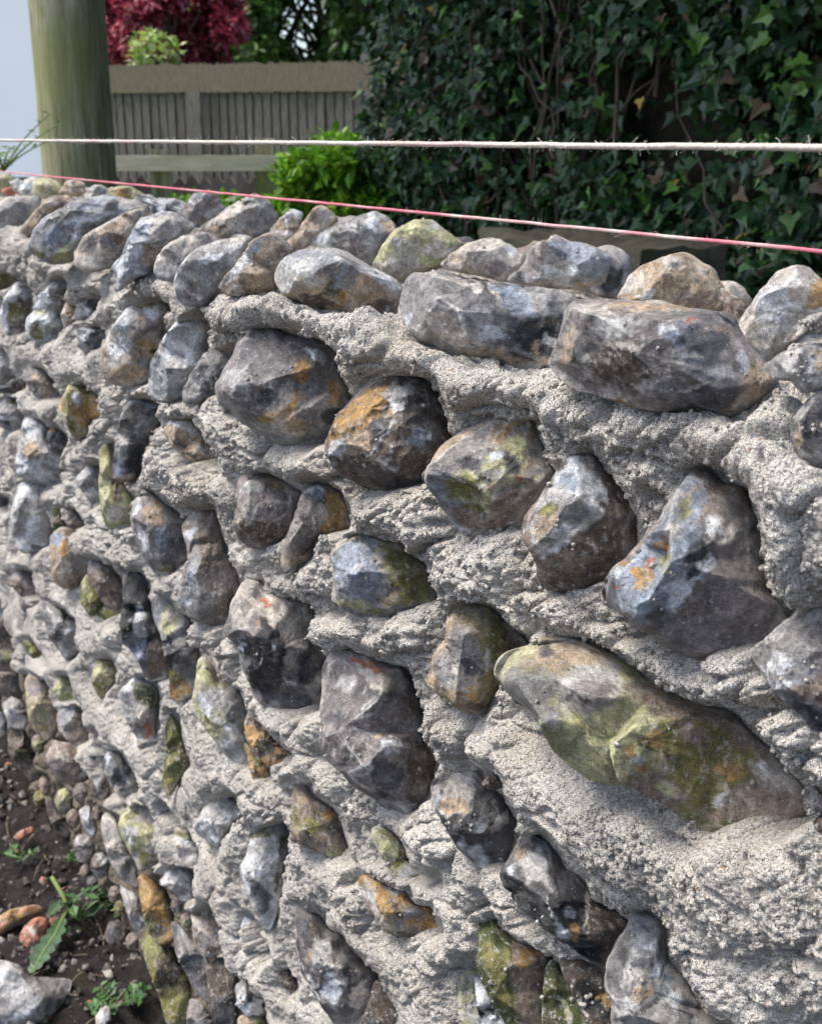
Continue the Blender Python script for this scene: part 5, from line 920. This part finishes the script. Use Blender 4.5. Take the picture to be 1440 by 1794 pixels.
while s0 < FLn:
    w = .052+r_.uniform(-.006, .006); A = fa+fd*s0; B = A+fd*w; off_ = r_.uniform(0, .012); bl.append(box8(A+fn*off_, B+fn*off_, .018, zb-.15, zt1+.012, fn)); s0 += w+.013
V, F = boxes(bl); mesh_obj('slat_panel', local(fence, V), F, WOODF, fence, False)
bl = []; s0 = 0
while s0 < FLn:
    w = .011; A = fa+fd*s0-fn*.02; bl.append(box8(A, A+fd*w, .012, zt1-.01+r_.uniform(-.006, .006), zt0+r_.uniform(-.010, .010), fn)); s0 += .0125
V, F = boxes(bl); mesh_obj('reed_band', local(fence, V), F, REED, fence, False)
V, F = boxes([box8(fa+fn*.03, fb+fn*.03, .012, zb-.2, zt0-.04, fn)]); mesh_obj('backing', local(fence, V), F, BARK, fence, False)
for px in (340, 555):
    A = at(px, 200, DF)-fn*.03; A = A-fd*.04; V, F = boxes([box8(A, A+fd*.10, .05, zb-.15, zt1-.01, fn)]); mesh_obj('post', local(fence, V), F, WOODF, fence, False)
# knee rail in front of it
DR = 4.6; ra, rb = at(197, 288, DR), at(495, 288, DR); rd = rb-ra; rd[2] = 0; rd /= np.linalg.norm(rd); rn = np.array([-rd[1], rd[0], 0]); rn = rn if rn@Fh > 0 else -rn
zr1, zr0 = at(345, 272, DR)[2], at(345, 299, DR)[2]
rail = empty('knee_rail', (ra[0], ra[1], RZ)); tag(rail, 'weathered low timber rail on two square posts in front of the slat fence', 'rail')
block(box8(ra, rb, .05, zr0, zr1, rn), 'rail', WOODR, rail, 8, .006)
for px, top in ((463, 243), (278, 262)):
    p_ = at(px, 270, DR+.07); block(box8(p_-rd*.035, p_+rd*.035, .07, RZ-.05, at(px, top, DR)[2], rn), 'post', WOODP, rail, 9, .004)
# clay edging tiles standing in the soil by the fence
for k in range(13):
    p_ = at(205+k*22, 330, 5.6); w = .028; z1 = at(205+k*22, 312+4*(k % 2), 5.6)[2]
    V = np.array([p_-rd*w+Up*(RZ-.05-p_[2]), p_+rd*w+Up*(RZ-.05-p_[2]), p_+rd*w+Up*(z1-.02-p_[2]), p_+Up*(z1+.02-p_[2]), p_-rd*w+Up*(z1-.02-p_[2])]); V = np.concatenate([V, V+rn*.03])
    if k == 0: et = V
    o = mesh_obj('edging_tile', V, [(0, 1, 2, 3, 4), (9, 8, 7, 6, 5)]+[(i, (i+1) % 5, (i+1) % 5+5, i+5) for i in range(5)], EDGEM, None, False)
    tag(o, 'pointed clay edging tile in the row below the knee rail', 'edging', 'clay edging tiles below the knee rail')
# white rendered wall at far left
wa, wb = at(-420, 150, 5.2), at(77, 150, 4.6); wd = wb-wa; wd[2] = 0; wd /= np.linalg.norm(wd); wn_ = np.array([-wd[1], wd[0], 0]); wn_ = wn_ if wn_@Fh > 0 else -wn_
zq = at(60, 300, 4.65)[2]
hw = empty('white_wall', (wb[0], wb[1], RZ)); tag(hw, 'smooth pale blue white wall behind the timber pole at the far left', 'wall')
V, F = boxes([box8(wa, wb, .2, zq-.02, 4.0, wn_)]); mesh_obj('render', local(hw, V), F, PALE, hw, False)
V, F = boxes([box8(wa-wn_*.02, wb-wn_*.02, .25, RZ-.1, zq-.024, wn_)]); mesh_obj('plinth', local(hw, V), F, DARKM, hw, False)
# ------------------------------------------------------------------ shrubs and trees behind
def shrub(name, label, cat, C, R_, n, pal, pp, size, trunk=None, group=None, shape=DIAM, lim=None, clump=.5, down=.1):
    root = empty(name, (C[0], C[1], RZ)); tag(root, label, cat, group); R_ = np.array(R_)
    nc = 60; cc = rnd(nc)*RNG.uniform(.35, 1, (nc, 1))**.6; k = RNG.choice(nc, n)
    P = C+(cc[k]+rnd(n)*RNG.uniform(0, 1, (n, 1))**.5*.30)*R_
    kp = P[:, 2] > RZ
    if lim is not None: kp &= lim(P)
    P = P[kp]; n = len(P); out = (P-C)/R_; D = out*.5+rnd(n)*.8+np.array([0, 0, -down]); U = rnd(n)*.6+np.array([0, 0, 1.])
    L_ = Leaves(); c = cols_(n, pal, pp)*(1+.35*np.sin(k[kp]*7.3))[:, None]; L_.add(*shape, P, D, U, RNG.uniform(.7, 1.3, n)*size, c); L_.build('foliage', LEAF, root)
    t = [([C*np.array([1, 1, 0])+Up*(RZ-.1), (C*np.array([1, 1, 0])+Up*(RZ+C[2])*.5), C], trunk or .03, (trunk or .03)*.5, 8)]
    for q in range(26): e = C+cc[q]*R_*.9; b_ = C*np.array([1, 1, 0])+Up*(RZ+(C[2]-RZ)*RNG.uniform(.3, .9)); t.append(([b_, (b_+e)/2+rnd(1)[0]*.1*R_, e], (trunk or .03)*.35, .004, 5))
    tubes('branches', t, BARK, root); return root
shrub('bright_shrub', 'bright lime green bush between the rail and the ivy', 'bush', at(628, 352, 4.4), (.26, .26, .23), 9000, [(.17, .36, .02), (.30, .52, .04), (.09, .22, .015)], [.45, .35, .2], .045)
shrub('bright_shrub', 'second lime green bush, low, under the end of the knee rail', 'bush', at(410, 392, 4.4), (.36, .26, .09), 3500, [(.15, .34, .02), (.26, .48, .04), (.08, .2, .015)], [.45, .35, .2], .04)
shrub('red_shrub', 'dark red leaved shrub showing over the fence', 'shrub', at(288, 35, 11), (.60, .6, .50), 13000, [(.28, .035, .07), (.42, .07, .10), (.14, .025, .035), (.50, .20, .20)], [.42, .26, .22, .10], .085, .06)
shrub('variegated_shrub', 'small yellow green sprig in front of the red shrub', 'shrub', at(268, 92, 10), (.17, .2, .15), 300, [(.42, .52, .12), (.22, .38, .06), (.55, .58, .28)], None, .075)
for px, py, Dd, rr, lb, pal in ((470, 40, 16, 1.6, 'mid green tree behind the fence, right of the red shrub', [(.09, .19, .03), (.15, .28, .05), (.05, .12, .02)]),
                           (640, 10, 15, 1.6, 'dark green tree filling the gap beside the ivy', [(.05, .12, .03), (.08, .19, .03), (.03, .08, .02)]),
                           (560, -20, 22, 2.4, 'farther pale green tree with sky glinting through it', [(.14, .26, .06), (.09, .18, .04), (.2, .32, .1)]),
                           (330, -10, 21, 2.6, 'broad green tree beyond the red shrub', [(.05, .12, .025), (.08, .16, .03)]),
                           (150, -60, 20, 2.6, 'green tree behind the timber pole', [(.05, .12, .025), (.08, .16, .03)])):
    C = at(px, py, Dd)
    shrub('garden_tree', lb, 'tree', C, (rr, rr*.8, rr*.85), 15000, pal, None, .15*Dd/16, .12, 'trees beyond the slat fence',
          lim=lambda P: (np.hypot(project(P)[0]-532, (project(P)[1]-42)*.7) > 48) | (vnoise(P, .35, 9) > .72))
# a distant hedge line closes the view behind the trees
V, F = grid(-40, 14, 28, 29, .4, lambda V: RZ)
L_ = Leaves(); n = 9000; P = np.stack([RNG.uniform(-42, 10, n), RNG.uniform(24, 30, n), RZ+RNG.uniform(0, 3.0, n)], 1)
u_, v_, _z = project(P); P = P[np.hypot(u_-532, (v_-42)*.7) > 52]; n = len(P); L_.add(*DIAM, P, rnd(n), rnd(n), RNG.uniform(.3, .6, n), cols_(n, [(.05, .12, .03), (.09, .17, .04)])); tag(L_.build('distant_woodland', LEAF), kind='stuff')
# little sprig against the white wall
def weed(name, label, base, n, ln, size, pal, spread=1., group=None, leafshape=DIAM, cat='plant'):
    root = empty(name, tuple(base)); tag(root, label, cat, group); st_, C, D = [], [], []
    for k in range(n):
        a = RNG.uniform(0, 6.28); e = np.array([math.cos(a)*spread, math.sin(a)*spread, RNG.uniform(.5, 1.2)])*ln*RNG.uniform(.5, 1); t = np.linspace(0, 1, 7)[:, None]
        pts = base+e*t+np.array([math.cos(a), math.sin(a), -.6])*ln*.25*t*t; st_.append((pts, ln*.02, ln*.008, 4))
        for q in range(2, 7): C += [pts[q]]*2; D += [np.array([-math.sin(a), math.cos(a), .3]), np.array([math.sin(a), -math.cos(a), .3])]
    C, D = np.array(C), np.array(D)+rnd(len(C))*.4; L_ = Leaves(); L_.add(*leafshape, C, D, rnd(len(C))*.5+Up, RNG.uniform(.7, 1.3, len(C))*size, cols_(len(C), pal))
    L_.build('leaves', LEAF, root); tubes('stems', st_, LEAFSTEM, root); return root
LEAFSTEM = simple('green_stem', (.08, .13, .03), (.16, .22, .06), 20, .7, .001)
weed('climbing_weed', 'thin green weed trailing up the pale wall at the far left', at(5, 300, 3.3), 9, .16, .022, [(.10, .2, .05), (.16, .3, .08)], .9)
# seedlings on the soil
for k, (x, y, z, sz) in enumerate(((740, 740, .05, .02), (740, 1340, .07, .026), (600, 650, .03, .016), (640, 480, .04, .018), (150, 400, .05, .018), (520, 400, .05, .022))):
    weed('seedling', ['small fresh green seedling against the foot of the wall', 'largest green seedling beside the white mortar lump at the bottom', 'tiny bright seedling left of the foot of the wall',
         'dark seedling tucked under the wall', 'pale seedling far out on the soil', 'broad leaved seedling at the top of the soil patch'][k], gp('M', x, y, .015), 5, z*.6, sz*.8, [(.05, .12, .03), (.08, .17, .05)], 1., 'seedlings on the soil')
# jagged weed leaf (dandelion like)
root = empty('weed', tuple(gp('M', 420, 720))); tag(root, 'long toothed green weed leaf lying beside the red brick lump', 'weed')
path = np.array([gp('M', x, y, z) for x, y, z in ((330, 520, .05), (400, 640, .06), (430, 720, .04), (390, 790, .05), (350, 880, .05), (280, 980, .045), (230, 1070, .04), (190, 1125, .03))])
tubes('stalk', [(path, .0045, .002, 6), (np.array([gp('M', 430, 720, .04), gp('M', 480, 770, .05), gp('M', 500, 790, .04)]), .003, .002, 5)], LEAFSTEM, root)
V, F = [], []; m_ = 40; tt = np.linspace(.42, 1, m_); pth = np.stack([np.interp(tt, np.linspace(0, 1, len(path)), path[:, i]) for i in range(3)], 1); dv = np.gradient(pth, axis=0); sd_ = np.cross(dv, Up); sd_ /= np.linalg.norm(sd_, axis=1)[:, None]
wd_ = .020*np.sin(np.linspace(.1, 1, m_)*2.9)**.7*(.62+.38*np.abs(np.sin(np.arange(m_)*.55)))
V = np.concatenate([pth+sd_*wd_[:, None]+Up*.004, pth+Up*.001, pth-sd_*wd_[:, None]+Up*.004])
F = np.array([(k+j*m_, k+1+j*m_, k+1+(j+1)*m_, k+(j+1)*m_) for j in (0, 1) for k in range(m_-1)])
mesh_obj('leaf_blade', local(root, V), F, LEAF, root, True, np.tile((.055, .115, .05), (3*m_, 1)))
L_ = Leaves(); n = 26; C = gp('M', 470, 720, .035)+RNG.normal(0, .018, (n, 3)); L_.add(*DIAM, C, rnd(n), rnd(n)*.4+Up, RNG.uniform(.02, .04, n), cols_(n, [(.05, .11, .035), (.07, .14, .045)])); L_.build('leaves', LEAF, root)
